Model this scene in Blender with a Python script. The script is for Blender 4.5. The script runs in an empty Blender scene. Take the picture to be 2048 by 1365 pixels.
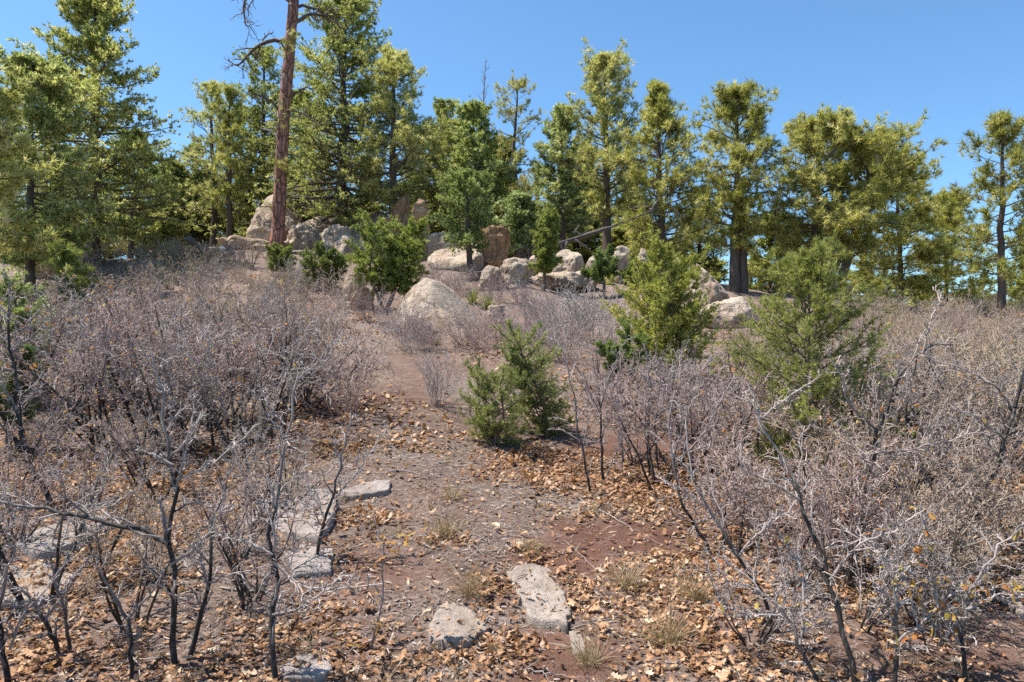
import bpy, bmesh, math
import numpy as np

# ------------------------------------------------------------------ camera, sky, sun, exposure
SC = bpy.context.scene
COL = SC.collection
F = 1383.0                      # focal length in photo pixels (2048 wide)
EYE = 1.6
cam_d = bpy.data.cameras.new("camera")
cam_d.sensor_width = 36.0
cam_d.lens = 36.0 * F / 2048.0
cam_d.clip_start = 0.05
cam_d.clip_end = 6000.0
cam = bpy.data.objects.new("camera", cam_d)
cam.location = (0, 0, EYE)
cam.rotation_euler = (math.radians(90), 0, 0)
COL.objects.link(cam)
SC.camera = cam

SUN_EL = math.radians(64)
SUN_AZ = math.radians(-80)      # from +Y towards +X: the sun stands high on the left
world = bpy.data.worlds.new("World")
SC.world = world
world.use_nodes = True
wn = world.node_tree
bg = wn.nodes["Background"]
sky = wn.nodes.new("ShaderNodeTexSky")
sky.sky_type = 'NISHITA'
sky.sun_disc = False
sky.sun_elevation = SUN_EL
sky.sun_rotation = SUN_AZ
sky.altitude = 400
sky.air_density = 1.0
sky.dust_density = 0.5
sky.ozone_density = 9.0
tone = wn.nodes.new("ShaderNodeMix"); tone.data_type = 'RGBA'; tone.blend_type = 'MULTIPLY'; tone.inputs[0].default_value = 1.0
tone.inputs[7].default_value = (.95, 1.07, 1.0, 1)
wn.links.new(sky.outputs[0], tone.inputs[6]); wn.links.new(tone.outputs[2], bg.inputs[0])
bg.inputs[1].default_value = 0.121
sun_d = bpy.data.lights.new("sun", 'SUN')
sun_d.energy = 5.0
sun_d.angle = math.radians(0.55)
sun_d.color = (1.0, 0.955, 0.89)
sun = bpy.data.objects.new("sun", sun_d)
sx, sy, sz = math.sin(SUN_AZ) * math.cos(SUN_EL), math.cos(SUN_AZ) * math.cos(SUN_EL), math.sin(SUN_EL)
from mathutils import Vector
sun.rotation_euler = Vector((sx, sy, sz)).to_track_quat('Z', 'Y').to_euler()
sun.location = (sx * 60, sy * 60, sz * 60)
COL.objects.link(sun)
vs = SC.view_settings
vs.view_transform = 'Standard'
vs.look = 'None'
vs.exposure = 0.82
vs.gamma = 1.0
vs.use_curve_mapping = False
SC.cycles.use_denoising = False
SC.cycles.max_bounces = 5
SC.cycles.use_adaptive_sampling = True
SC.cycles.adaptive_threshold = 0.02
SC.cycles.diffuse_bounces = 3
SC.cycles.transmission_bounces = 2
SC.cycles.sample_clamp_indirect = 4.0

# ------------------------------------------------------------------ noise
def _hash(ix, iy, iz, s):
    h = (ix * 374761393 + iy * 668265263 + iz * 2147483647 + s * 974711) & 0xFFFFFFFF
    h = ((h ^ (h >> 13)) * 1274126177) & 0xFFFFFFFF
    h = ((h ^ (h >> 16)) * 2246822519) & 0xFFFFFFFF
    return ((h ^ (h >> 15)) & 0xFFFFFF) / float(0xFFFFFF) * 2 - 1

def vnoise(p, s=0):
    p = np.asarray(p, float)
    i = np.floor(p).astype(np.int64)
    f = p - i
    f = f * f * f * (f * (f * 6 - 15) + 10)
    out = 0
    for dx in (0, 1):
        wx = f[:, 0] if dx else 1 - f[:, 0]
        for dy in (0, 1):
            wy = f[:, 1] if dy else 1 - f[:, 1]
            for dz in (0, 1):
                wz = f[:, 2] if dz else 1 - f[:, 2]
                out = out + wx * wy * wz * _hash(i[:, 0] + dx, i[:, 1] + dy, i[:, 2] + dz, s)
    return out

def fbm(p, octv=4, s=0, gain=0.5):
    a, t = 1.0, 0
    p = np.array(p, float)
    for o in range(octv):
        t = t + a * vnoise(p, s + o * 17)
        a *= gain
        p = p * 2.03 + 11.3
    return t

def noise2(x, y, sc, s=0, octv=3):
    x = np.atleast_1d(np.asarray(x, float)); y = np.atleast_1d(np.asarray(y, float))
    return fbm(np.stack([x.ravel() * sc, y.ravel() * sc, np.full(x.size, 0.37)], 1), octv, s).reshape(x.shape)

# ------------------------------------------------------------------ terrain height
TY = np.array([-30, -10, 0, 4, 8, 13, 18, 22, 25, 30, 36, 50, 100, 300, 3000.])
TX = np.array([-400, -60, -30, -14, -7, 0, 4, 8, 14, 18, 40, 400.])
TZ = np.array([
    [-1.2] * 12,
    [-.6] * 12,
    [-.15] * 12,
    [.6, .5, .4, .2, .12, 0, .0, .05, .1, .1, .1, .0],
    [1.0, .9, .8, .7, .6, .46, .45, .48, .55, .6, .6, .4],
    [1.4, 1.5, 1.6, 1.7, 1.7, 1.55, 1.42, 1.35, 1.4, 1.45, 1.5, 1.2],
    [2.2, 2.4, 2.7, 2.9, 3.1, 2.95, 2.8, 2.5, 2.2, 2.1, 2.0, 1.6],
    [3.2, 3.5, 3.9, 4.2, 4.5, 4.05, 3.7, 3.05, 2.6, 2.4, 2.2, 1.6],
    [3.5, 3.8, 4.2, 4.5, 5.0, 4.6, 4.2, 3.4, 2.75, 2.45, 2.0, 1.4],
    [3.4, 4.0, 4.5, 4.9, 5.5, 5.1, 4.6, 3.5, 2.6, 2.2, 1.6, 1.0],
    [3.0, 3.6, 4.2, 4.7, 5.3, 5.0, 4.3, 3.0, 2.0, 1.6, 1.0, .2],
    [1.5, 2.0, 2.6, 3.2, 3.7, 3.5, 2.8, 1.2, .3, -.2, -.8, -1.5],
    [-8] * 12, [-22] * 12, [-60] * 12], float)

def _bil(x, y):
    i = np.clip(np.searchsorted(TY, y) - 1, 0, len(TY) - 2)
    j = np.clip(np.searchsorted(TX, x) - 1, 0, len(TX) - 2)
    fy = np.clip((y - TY[i]) / (TY[i + 1] - TY[i]), 0, 1)
    fx = np.clip((x - TX[j]) / (TX[j + 1] - TX[j]), 0, 1)
    return (TZ[i, j] * (1 - fx) + TZ[i, j + 1] * fx) * (1 - fy) + (TZ[i + 1, j] * (1 - fx) + TZ[i + 1, j + 1] * fx) * fy

def height(x, y):
    x = np.asarray(x, float); y = np.asarray(y, float)
    x, y = np.broadcast_arrays(x, y)
    x = np.atleast_1d(x); y = np.atleast_1d(y)
    z = 0
    for ox in (-1.6, 0, 1.6):
        for oy in (-1.5, 0, 1.5):
            z = z + _bil(x + ox, y + oy)
    z = z / 9
    z = z + .07 * noise2(x, y, .55, 3, 3) * np.clip(y / 6, .3, 2.0) + .016 * noise2(x, y, 4.5, 9, 2)
    return z

def h1(x, y):
    return float(height(x, y)[0])

def W(px, py, d):
    """point at depth d on the ray through a photo pixel"""
    return np.array([(px - 1024) / F * d, d, EYE - (py - 682.5) / F * d])

def G(px, py):
    """where that ray meets the ground"""
    ds = np.arange(1.5, 60, .02)
    zr = EYE - (py - 682.5) / F * ds
    zt = height((px - 1024) / F * ds, ds)
    k = np.argmax(zr < zt) if (zr < zt).any() else len(ds) - 1
    d = ds[k]
    x = (px - 1024) / F * d
    return np.array([x, d, h1(x, d)])

def at(px, d):
    x = (px - 1024) / F * d
    return np.array([x, d, h1(x, d)])

# ------------------------------------------------------------------ mesh helpers
class MB:
    def __init__(s):
        s.V, s.T, s.Q, s.A, s.n = [], [], [], [], 0
    def add(s, V, Fc, tint=0.5):
        V = np.asarray(V, float).reshape(-1, 3)
        if len(V) == 0: return
        Fc = np.asarray(Fc, np.int64)
        s.V.append(V)
        s.A.append(np.broadcast_to(np.asarray(tint, float), (len(V),)))
        (s.T if Fc.shape[1] == 3 else s.Q).append(Fc + s.n)
        s.n += len(V)
    def mesh(s, name, mat, smooth=True):
        V = np.concatenate(s.V); A = np.concatenate(s.A)
        T = np.concatenate(s.T) if s.T else np.zeros((0, 3), np.int64)
        Q = np.concatenate(s.Q) if s.Q else np.zeros((0, 4), np.int64)
        me = bpy.data.meshes.new(name)
        me.vertices.add(len(V)); me.vertices.foreach_set("co", V.astype(np.float32).ravel())
        nl = T.size + Q.size
        me.loops.add(nl)
        me.loops.foreach_set("vertex_index", np.concatenate([T.ravel(), Q.ravel()]).astype(np.int32))
        me.polygons.add(len(T) + len(Q))
        st = np.concatenate([np.arange(len(T)) * 3, T.size + np.arange(len(Q)) * 4]).astype(np.int32)
        me.polygons.foreach_set("loop_start", st)
        me.polygons.foreach_set("use_smooth", np.full(len(st), smooth))
        at_ = me.attributes.new("tint", 'FLOAT', 'POINT')
        at_.data.foreach_set("value", A.astype(np.float32))
        me.materials.append(mat)
        me.update(calc_edges=True)
        return me
    def build(s, name, mat, parent=None, smooth=True, color=None):
        o = bpy.data.objects.new(name, s.mesh(name, mat, smooth))
        COL.objects.link(o)
        if parent is not None: o.parent = parent
        if color is not None: o.color = (*color, 1)
        return o

def tag(o, label=None, cat=None, group=None, kind=None):
    if label: o["label"] = label
    if cat: o["category"] = cat
    if group: o["group"] = group
    if kind: o["kind"] = kind
    return o

def empty(name, loc):
    o = bpy.data.objects.new(name, None)
    o.empty_display_size = .1
    o.location = tuple(loc)
    COL.objects.link(o)
    return o

def copy_tree(root, loc, rz, sc, color=None):
    r = root.copy(); COL.objects.link(r)
    r.location = tuple(loc); r.rotation_euler = (0, 0, rz)
    r.scale = (sc, sc, sc) if np.isscalar(sc) else tuple(sc)
    for ch in list(root.children):
        c = ch.copy(); COL.objects.link(c); c.parent = r
        if color is not None: c.color = (*color, 1)
    return r

def nrm(v):
    return v / np.maximum(np.linalg.norm(v, axis=-1, keepdims=True), 1e-9)

def basis(D):
    ref = np.where(np.abs(D[..., 2:3]) < .8, np.array([0, 0, 1.]), np.array([1., 0, 0]))
    u = nrm(np.cross(D, ref))
    return u, np.cross(D, u)

def walk(P0, D0, L, m, wob, up, rng):
    n = len(P0)
    P = np.zeros((n, m, 3)); P[:, 0] = P0
    D = nrm(np.array(D0, float))
    st = (np.broadcast_to(L, (n,)) / (m - 1))[:, None]
    for i in range(1, m):
        D = nrm(D + wob * rng.normal(size=(n, 3)) + np.array([0, 0, up]))
        P[:, i] = P[:, i - 1] + D * st
    return P

def grow(P, R, rng, k, t0, t1, a0, a1, L, m, wob, up, rr=.6, rmin=.0016, tap=.3, shrink=.5, flat=0.0):
    n, mp, _ = P.shape
    t = t0 + (t1 - t0) * (np.arange(k)[None] + rng.random((n, k))) / k
    ix = np.minimum((t * (mp - 1)).astype(int), mp - 2)
    f = (t * (mp - 1) - ix)[..., None]
    r = np.arange(n)[:, None]
    A, B = P[r, ix], P[r, ix + 1]
    pos = A * (1 - f) + B * f
    par = nrm(B - A)
    rad = R[r, ix] * (1 - f[..., 0]) + R[r, ix + 1] * f[..., 0]
    u, v = basis(par)
    az = rng.random((n, 1)) * 6.28 + np.arange(k)[None] * 2.4 + rng.normal(size=(n, k)) * .5
    if flat > 0:        # keep the side branches near the horizontal plane through the parent
        side = np.where(np.arange(k)[None] % 2 == 0, 0.0, math.pi) + rng.normal(size=(n, k)) * (1 - flat) * 1.2
        az = side
    an = rng.uniform(a0, a1, (n, k))
    D = par * np.cos(an)[..., None] + (u * np.cos(az)[..., None] + v * np.sin(az)[..., None]) * np.sin(an)[..., None]
    Ls = np.broadcast_to(np.asarray(L, float).reshape(-1, 1), (n, k)) * rng.uniform(.55, 1.2, (n, k)) * (1 - shrink * t)
    C = walk(pos.reshape(-1, 3), D.reshape(-1, 3), Ls.ravel(), m, wob, up, rng)
    r0 = np.maximum(rad.ravel() * rr, rmin)
    s = np.linspace(0, 1, m)[None]
    RR = np.maximum(r0[:, None] * (1 - (1 - tap) * s), rmin * .6)
    return C, RR

def tubes(P, R, k):
    n, m, _ = P.shape
    T = np.zeros_like(P)
    T[:, 1:-1] = P[:, 2:] - P[:, :-2]; T[:, 0] = P[:, 1] - P[:, 0]; T[:, -1] = P[:, -1] - P[:, -2]
    T = nrm(T)
    O = nrm(P[:, -1] - P[:, 0])
    ref = np.where(np.abs(O[:, 2:3]) < .75, np.array([0, 0, 1.]), np.array([1., 0, 0]))[:, None]
    u = nrm(np.cross(T, np.broadcast_to(ref, T.shape))); v = np.cross(T, u)
    a = np.arange(k) / k * 2 * math.pi
    V = P[:, :, None] + R[:, :, None, None] * (u[:, :, None] * np.cos(a)[:, None] + v[:, :, None] * np.sin(a)[:, None])
    i = np.arange(n)[:, None, None] * m * k
    j = np.arange(m - 1)[None, :, None] * k
    q = np.arange(k)[None, None]
    q2 = (q + 1) % k
    Q = np.stack([i + j + q, i + j + q2, i + j + k + q2, i + j + k + q], -1).reshape(-1, 4)
    return V.reshape(-1, 3), Q

def rough_tube(P, R, k, amp, seed, fr=3.0):
    """a trunk with fissured bark relief"""
    V, Q = tubes(P, R, k)
    m = P.shape[1]
    C = np.repeat(P[0], k, 0)
    rad = V - C
    q = np.tile(np.arange(k), m)
    a = q / k * 2 * math.pi
    s = np.repeat(np.linspace(0, 1, m), k) * np.linalg.norm(P[0, -1] - P[0, 0])
    pp = np.stack([np.cos(a) * fr, np.sin(a) * fr, s * fr * .45], 1)
    nz = vnoise(pp, seed) * .6 + vnoise(pp * 2.3, seed + 5) * .4
    return C + rad * (1 + amp * nz)[:, None], Q

def spline(pts, m):
    pts = np.asarray(pts, float)
    d = np.concatenate([[0], np.cumsum(np.linalg.norm(np.diff(pts, axis=0), axis=1))])
    s = np.linspace(0, d[-1], m)
    return np.stack([np.interp(s, d, pts[:, i]) for i in range(3)], 1)

def tufts(P, D, rng, k, L, w, spread, fwd=.6, tint=None, jit=.1, back=.25, shape=0):
    """bursts of k needles round each point"""
    n = len(P)
    D = nrm(D)
    nd = nrm(D[:, None] * fwd + rng.normal(size=(n, k, 3)) * spread)
    Ln = L * rng.uniform(.6, 1.15, (n, k, 1))
    b = P[:, None] - D[:, None] * (L * back * rng.random((n, k, 1)))
    sd = nrm(np.cross(nd, rng.normal(size=(n, k, 3)))) * w * .5
    tip = b + nd * Ln
    if shape == 0:
        V = np.stack([b - sd, b + sd, tip], 2)
        Fc = np.arange(n * k * 3).reshape(-1, 3); c = 3
    else:               # widest past the middle
        mid = b + nd * Ln * .55
        V = np.stack([b, mid + sd, tip, mid - sd], 2)
        Fc = np.arange(n * k * 4).reshape(-1, 4); c = 4
    if tint is None: tint = rng.random(n)
    A = np.clip(tint[:, None] + rng.normal(size=(n, k)) * jit, 0, 1)
    return V.reshape(-1, 3), Fc, np.repeat(A.ravel(), c)

# ------------------------------------------------------------------ materials
def mat(name):
    m = bpy.data.materials.new(name); m.use_nodes = True
    nt = m.node_tree
    return m, nt, nt.nodes, nt.links, nt.nodes["Principled BSDF"]

def ramp(nt, fac, stops, interp='LINEAR'):
    r = nt.nodes.new("ShaderNodeValToRGB")
    r.color_ramp.interpolation = interp
    while len(r.color_ramp.elements) < len(stops): r.color_ramp.elements.new(.5)
    for e, (p, c) in zip(r.color_ramp.elements, stops):
        e.position = p; e.color = (*c, 1)
    nt.links.new(fac, r.inputs[0])
    return r.outputs[0]

def noise(nt, scale, detail=4, rough=.55, vec=None, out=0):
    n = nt.nodes.new("ShaderNodeTexNoise")
    n.inputs["Scale"].default_value = scale
    n.inputs["Detail"].default_value = detail
    n.inputs["Roughness"].default_value = rough
    if vec is not None: nt.links.new(vec, n.inputs["Vector"])
    return n.outputs[out]

def mix(nt, fac, a, b, mode='MIX'):
    m = nt.nodes.new("ShaderNodeMix"); m.data_type = 'RGBA'; m.blend_type = mode
    for s, v in ((m.inputs[0], fac), (m.inputs[6], a), (m.inputs[7], b)):
        if isinstance(v, (int, float)): s.default_value = v
        elif isinstance(v, tuple): s.default_value = (*v, 1)
        else: nt.links.new(v, s)
    return m.outputs[2]

def bump(nt, h, strength, dist, b):
    n = nt.nodes.new("ShaderNodeBump")
    n.inputs["Strength"].default_value = strength
    n.inputs["Distance"].default_value = dist
    nt.links.new(h, n.inputs["Height"])
    nt.links.new(n.outputs[0], b.inputs["Normal"])

def attr(nt, name="tint"):
    a = nt.nodes.new("ShaderNodeAttribute"); a.attribute_name = name
    return a.outputs["Fac"]

def objcolor(nt):
    o = nt.nodes.new("ShaderNodeObjectInfo")
    return o.outputs["Color"]

def wpos(nt):
    return nt.nodes.new("ShaderNodeNewGeometry").outputs["Position"]

def mapped(nt, scale, src="Object"):
    tc = nt.nodes.new("ShaderNodeTexCoord")
    mp = nt.nodes.new("ShaderNodeMapping")
    mp.inputs["Scale"].default_value = scale
    nt.links.new(tc.outputs[src], mp.inputs[0])
    return mp.outputs[0]

def foliage(name, stops, trans=.35, rough=.5, spec=.35):
    m, nt, N, L, b = mat(name)
    c = mix(nt, 1.0, ramp(nt, attr(nt), stops), objcolor(nt), 'MULTIPLY')
    L.new(c, b.inputs["Base Color"])
    b.inputs["Roughness"].default_value = rough
    b.inputs["Specular IOR Level"].default_value = spec
    t = N.new("ShaderNodeBsdfTranslucent")
    L.new(mix(nt, 1.0, c, (1.15, 1.18, .8), 'MULTIPLY'), t.inputs[0])
    ms = N.new("ShaderNodeMixShader"); ms.inputs[0].default_value = trans
    L.new(b.outputs[0], ms.inputs[1]); L.new(t.outputs[0], ms.inputs[2])
    L.new(ms.outputs[0], N["Material Output"].inputs[0])
    return m

M_PINE = foliage("pine_needles", [(0, (.14, .15, .04)), (.4, (.34, .335, .10)), (.75, (.54, .50, .20)), (1, (.70, .62, .38))], .54)
M_FIR = foliage("fir_needles", [(0, (.12, .145, .042)), (.4, (.30, .325, .11)), (.75, (.49, .48, .20)), (1, (.68, .62, .38))], .54)
M_BLUE = foliage("blue_fir_needles", [(0, (.07, .10, .036)), (.45, (.17, .22, .085)), (.85, (.29, .32, .15)), (1, (.42, .40, .22))], .42)
M_JUN = foliage("juniper_scales", [(0, (.12, .14, .032)), (.45, (.28, .305, .085)), (.85, (.43, .43, .15)), (1, (.56, .51, .26))], .44)
M_LEAF = foliage("dry_oak_leaf", [(0, (.09, .045, .026)), (.25, (.23, .113, .055)), (.5, (.41, .218, .108)), (.75, (.54, .335, .19)), (1, (.62, .485, .345))], .22, .6, .25)
M_OLD = foliage("clinging_leaf", [(0, (.34, .10, .025)), (.5, (.42, .20, .05)), (1, (.44, .36, .09))], .35, .6, .2)
M_GRASS = foliage("dry_grass", [(0, (.24, .16, .085)), (.5, (.44, .33, .2)), (1, (.60, .51, .36))], .25, .6, .2)
M_YUCCA = foliage("yucca_blade", [(0, (.12, .13, .05)), (.5, (.27, .27, .13)), (1, (.50, .46, .28))], .2, .5, .3)

def bark(name, young, old, sc=30, dark=.55, patch=False):
    """tint: 0 thick old wood, 1 thin young twigs"""
    m, nt, N, L, b = mat(name)
    n1 = noise(nt, sc, 5, .65, mapped(nt, (1, 1, .25)))
    base = mix(nt, attr(nt), old, young)
    c = mix(nt, 1.0, base, ramp(nt, n1, [(.3, (dark, dark, dark)), (.62, (1.15, 1.12, 1.1))]), 'MULTIPLY')
    if patch:       # pale lichen crust and peeling flecks
        c = mix(nt, ramp(nt, noise(nt, 22, 5, .75, mapped(nt, (1, 1, .45))), [(.52, (0, 0, 0)), (.66, (.75, .75, .75))]), c, (.27, .245, .225))
    c = mix(nt, 1.0, c, objcolor(nt), 'MULTIPLY')
    L.new(c, b.inputs["Base Color"])
    b.inputs["Roughness"].default_value = .72
    b.inputs["Specular IOR Level"].default_value = .3
    bump(nt, n1, .6, .01, b)
    return m
M_OAK = bark("oak_bark", (.47, .405, .365), (.036, .029, .025), 60, patch=True)
M_PBARK = bark("pine_bark", (.23, .185, .15), (.095, .066, .05), 9)
M_DEAD = bark("dead_wood", (.36, .32, .285), (.20, .175, .155), 25)

def red_bark():
    m, nt, N, L, b = mat("ponderosa_bark")
    v = N.new("ShaderNodeTexVoronoi"); v.feature = 'DISTANCE_TO_EDGE'
    v.inputs["Scale"].default_value = 7.0
    mp = mapped(nt, (1, 1, .32))
    nd = noise(nt, 3, 3, .6, mp, 1)
    mv = N.new("ShaderNodeMix"); mv.data_type = 'VECTOR'; mv.inputs[0].default_value = .12
    L.new(mp, mv.inputs[4]); L.new(nd, mv.inputs[5])
    L.new(mv.outputs[1], v.inputs["Vector"])
    nn = noise(nt, 14, 5, .7, mp)
    pl = ramp(nt, nn, [(.25, (.19, .072, .044)), (.5, (.37, .155, .098)), (.75, (.54, .32, .235))])
    c = mix(nt, ramp(nt, v.outputs["Distance"], [(.0, (0, 0, 0)), (.1, (1, 1, 1))]), (.045, .026, .02), pl)
    L.new(c, b.inputs["Base Color"]); b.inputs["Roughness"].default_value = .8
    h = N.new("ShaderNodeMath"); h.operation = 'ADD'
    L.new(ramp(nt, v.outputs["Distance"], [(0, (0, 0, 0)), (.15, (1, 1, 1))]), h.inputs[0]); L.new(nn, h.inputs[1])
    bump(nt, h.outputs[0], .9, .03, b)
    return m
M_RED = red_bark()

def rock_mat(name, light, mid, rust, sc=1.0, flat=False):
    m, nt, N, L, b = mat(name)
    p = wpos(nt)
    n1 = noise(nt, 1.3 * sc, 6, .6, p)
    n2 = noise(nt, 9 * sc, 6, .7, p)
    n3 = noise(nt, 34 * sc, 3, .6, p)
    c = ramp(nt, n1, [(.3, rust), (.46, mid), (.62, light)])
    c = mix(nt, 1.0, c, ramp(nt, n2, [(.28, (.62, .6, .58)), (.55, (1.02, 1, .98)), (.75, (1.14, 1.12, 1.1))]), 'MULTIPLY')
    # grey and dark lichen in patches of their own
    li = ramp(nt, noise(nt, 5.2 * sc, 5, .7, p), [(.53, (0, 0, 0)), (.62, (1, 1, 1))])
    c = mix(nt, mix(nt, 1.0, li, ramp(nt, n3, [(.40, (0, 0, 0)), (.55, (.75, .75, .75))]), 'MULTIPLY'), c, (.085, .08, .075))
    st = N.new("ShaderNodeMapping"); st.inputs["Scale"].default_value = (4.0, 4.0, .35); L.new(p, st.inputs[0])
    c = mix(nt, 0.25 if flat else .8, c, ramp(nt, noise(nt, 1.0 * sc, 4, .6, st.outputs[0]), [(.34, (.5, .47, .45)), (.48, (1, 1, 1))]), 'MULTIPLY')
    bd = N.new("ShaderNodeMapping"); bd.inputs["Scale"].default_value = (.5, .5, 9.0); bd.inputs["Rotation"].default_value = (.12, .2, 0); L.new(p, bd.inputs[0])
    bed = noise(nt, 1.0, 4, .6, bd.outputs[0])
    c = mix(nt, 0.15 if flat else .4, c, ramp(nt, bed, [(.36, (.75, .71, .67)), (.48, (1, 1, 1)), (.7, (1.12, 1.1, 1.07))]), 'MULTIPLY')
    L.new(c, b.inputs["Base Color"])
    b.inputs["Roughness"].default_value = .88
    b.inputs["Specular IOR Level"].default_value = .2
    h = N.new("ShaderNodeMath"); h.operation = 'ADD'
    L.new(n2, h.inputs[0]); L.new(n3, h.inputs[1])
    h2 = N.new("ShaderNodeMath"); h2.operation = 'MULTIPLY_ADD'; L.new(bed, h2.inputs[0]); h2.inputs[1].default_value = .7; L.new(h.outputs[0], h2.inputs[2])
    bump(nt, h2.outputs[0], .85, .055 / sc, b)
    return m
M_ROCK = rock_mat("sandstone", (.59, .485, .38), (.50, .395, .30), (.40, .28, .19))
M_ORANGE = rock_mat("rusty_sandstone", (.56, .37, .22), (.48, .28, .155), (.36, .18, .095))
M_SLAB = rock_mat("slab_stone", (.46, .385, .325), (.38, .31, .255), (.27, .205, .16), 3.2, True)
M_GREY = rock_mat("grey_slab_stone", (.46, .40, .36), (.36, .305, .27), (.25, .20, .175), 3.2, True)

def ground_mat():
    m, nt, N, L, b = mat("soil")
    p = wpos(nt)
    big = noise(nt, .5, 4, .6, p)
    mid = noise(nt, 3.2, 5, .65, p)
    fine = noise(nt, 26, 4, .7, p)
    grit = noise(nt, 120, 2, .6, p)
    soil = ramp(nt, mid, [(.3, (.11, .057, .040)), (.5, (.16, .087, .062)), (.7, (.24, .148, .112))])
    duff = ramp(nt, fine, [(.3, (.075, .058, .048)), (.5, (.18, .145, .12)), (.66, (.38, .32, .275))])
    far = ramp(nt, mid, [(.3, (.17, .122, .098)), (.55, (.28, .208, .172)), (.75, (.38, .30, .25))])
    c = mix(nt, ramp(nt, big, [(.36, (.15, .15, .15)), (.6, (.9, .9, .9))]), soil, duff)
    c = mix(nt, attr(nt, "bare"), c, soil)
    far = mix(nt, 1.0, far, ramp(nt, fine, [(.3, (.62, .58, .56)), (.5, (1, 1, 1)), (.7, (1.25, 1.25, 1.22))]), 'MULTIPLY')
    far = mix(nt, ramp(nt, noise(nt, 1.6, 5, .7, p), [(.5, (0, 0, 0)), (.62, (.7, .7, .7))]), far, duff)
    c = mix(nt, attr(nt, "upper"), c, far)
    c = mix(nt, 1.0, c, ramp(nt, grit, [(.3, (.68, .66, .64)), (.62, (1.22, 1.21, 1.2))]), 'MULTIPLY')
    L.new(c, b.inputs["Base Color"])
    b.inputs["Roughness"].default_value = .95
    b.inputs["Specular IOR Level"].default_value = .12
    h = N.new("ShaderNodeMath"); h.operation = 'ADD'
    L.new(fine, h.inputs[0]); L.new(grit, h.inputs[1])
    bump(nt, h.outputs[0], .75, .028, b)
    return m
M_SOIL = ground_mat()

# ------------------------------------------------------------------ ground
def axis(fine0, fine1, st, lo, hi, gr):
    a = list(np.arange(fine0, fine1, st))
    s, v = st, a[-1]
    while v < hi:
        s *= gr; v += s; a.append(v)
    s, v = st, a[0]
    while v > lo:
        s *= gr; v -= s; a.insert(0, v)
    return np.array(a)
BARE = [(1215, 1085, .62, .42), (1080, 1325, .36, .3), (1180, 1120, .5, .3), (1010, 700, .9, 1.6), (1060, 625, 1.4, 1.5),
        (860, 730, 1.0, 1.0), (1250, 900, .9, .5), (1650, 1010, .6, .5), (830, 780, .5, .7), (1320, 880, .8, .6)]
BARE = [(*G(px, py)[:2], rx, ry) for px, py, rx, ry in BARE]
def bare(x, y):
    b = np.zeros(np.shape(x))
    for cx, cy, rx, ry in BARE:
        r = np.hypot((x - cx) / rx, (y - cy) / ry) + .75 * noise2(x, y, 2.3, 41, 4)
        b = np.maximum(b, np.clip((1.2 - r) / .7, 0, 1))
    return b

xs = axis(-3.4, 3.4, .08, -1500, 1500, 1.09)
ys = axis(2.8, 7.0, .08, -30, 3000, 1.055)
X, Y = np.meshgrid(xs, ys)
Z = height(X.ravel(), Y.ravel()).reshape(X.shape)
nx, ny = len(xs), len(ys)
ii = (np.arange(ny - 1)[:, None] * nx + np.arange(nx - 1)[None]).ravel()
gb = MB()
gb.add(np.stack([X.ravel(), Y.ravel(), Z.ravel()], 1), np.stack([ii, ii + 1, ii + nx + 1, ii + nx], 1))
ground = gb.build("ground", M_SOIL)
ba = ground.data.attributes.new("bare", 'FLOAT', 'POINT')
ba.data.foreach_set("value", bare(X.ravel(), Y.ravel()).astype(np.float32))
ua = ground.data.attributes.new("upper", 'FLOAT', 'POINT')
up_ = np.clip((Y.ravel() - 8 + 1.5 * noise2(X.ravel(), Y.ravel(), .5, 77, 2)) / 5, 0, 1) * .85
ua.data.foreach_set("value", up_.astype(np.float32))
tag(ground, kind="structure")

# ------------------------------------------------------------------ rocks
_ICO = {}
def ico(sub):
    if sub not in _ICO:
        bm = bmesh.new(); bmesh.ops.create_icosphere(bm, subdivisions=sub, radius=1)
        _ICO[sub] = (np.array([v.co[:] for v in bm.verts]), np.array([[v.index for v in f.verts] for f in bm.faces]))
        bm.free()
    return _ICO[sub]

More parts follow.
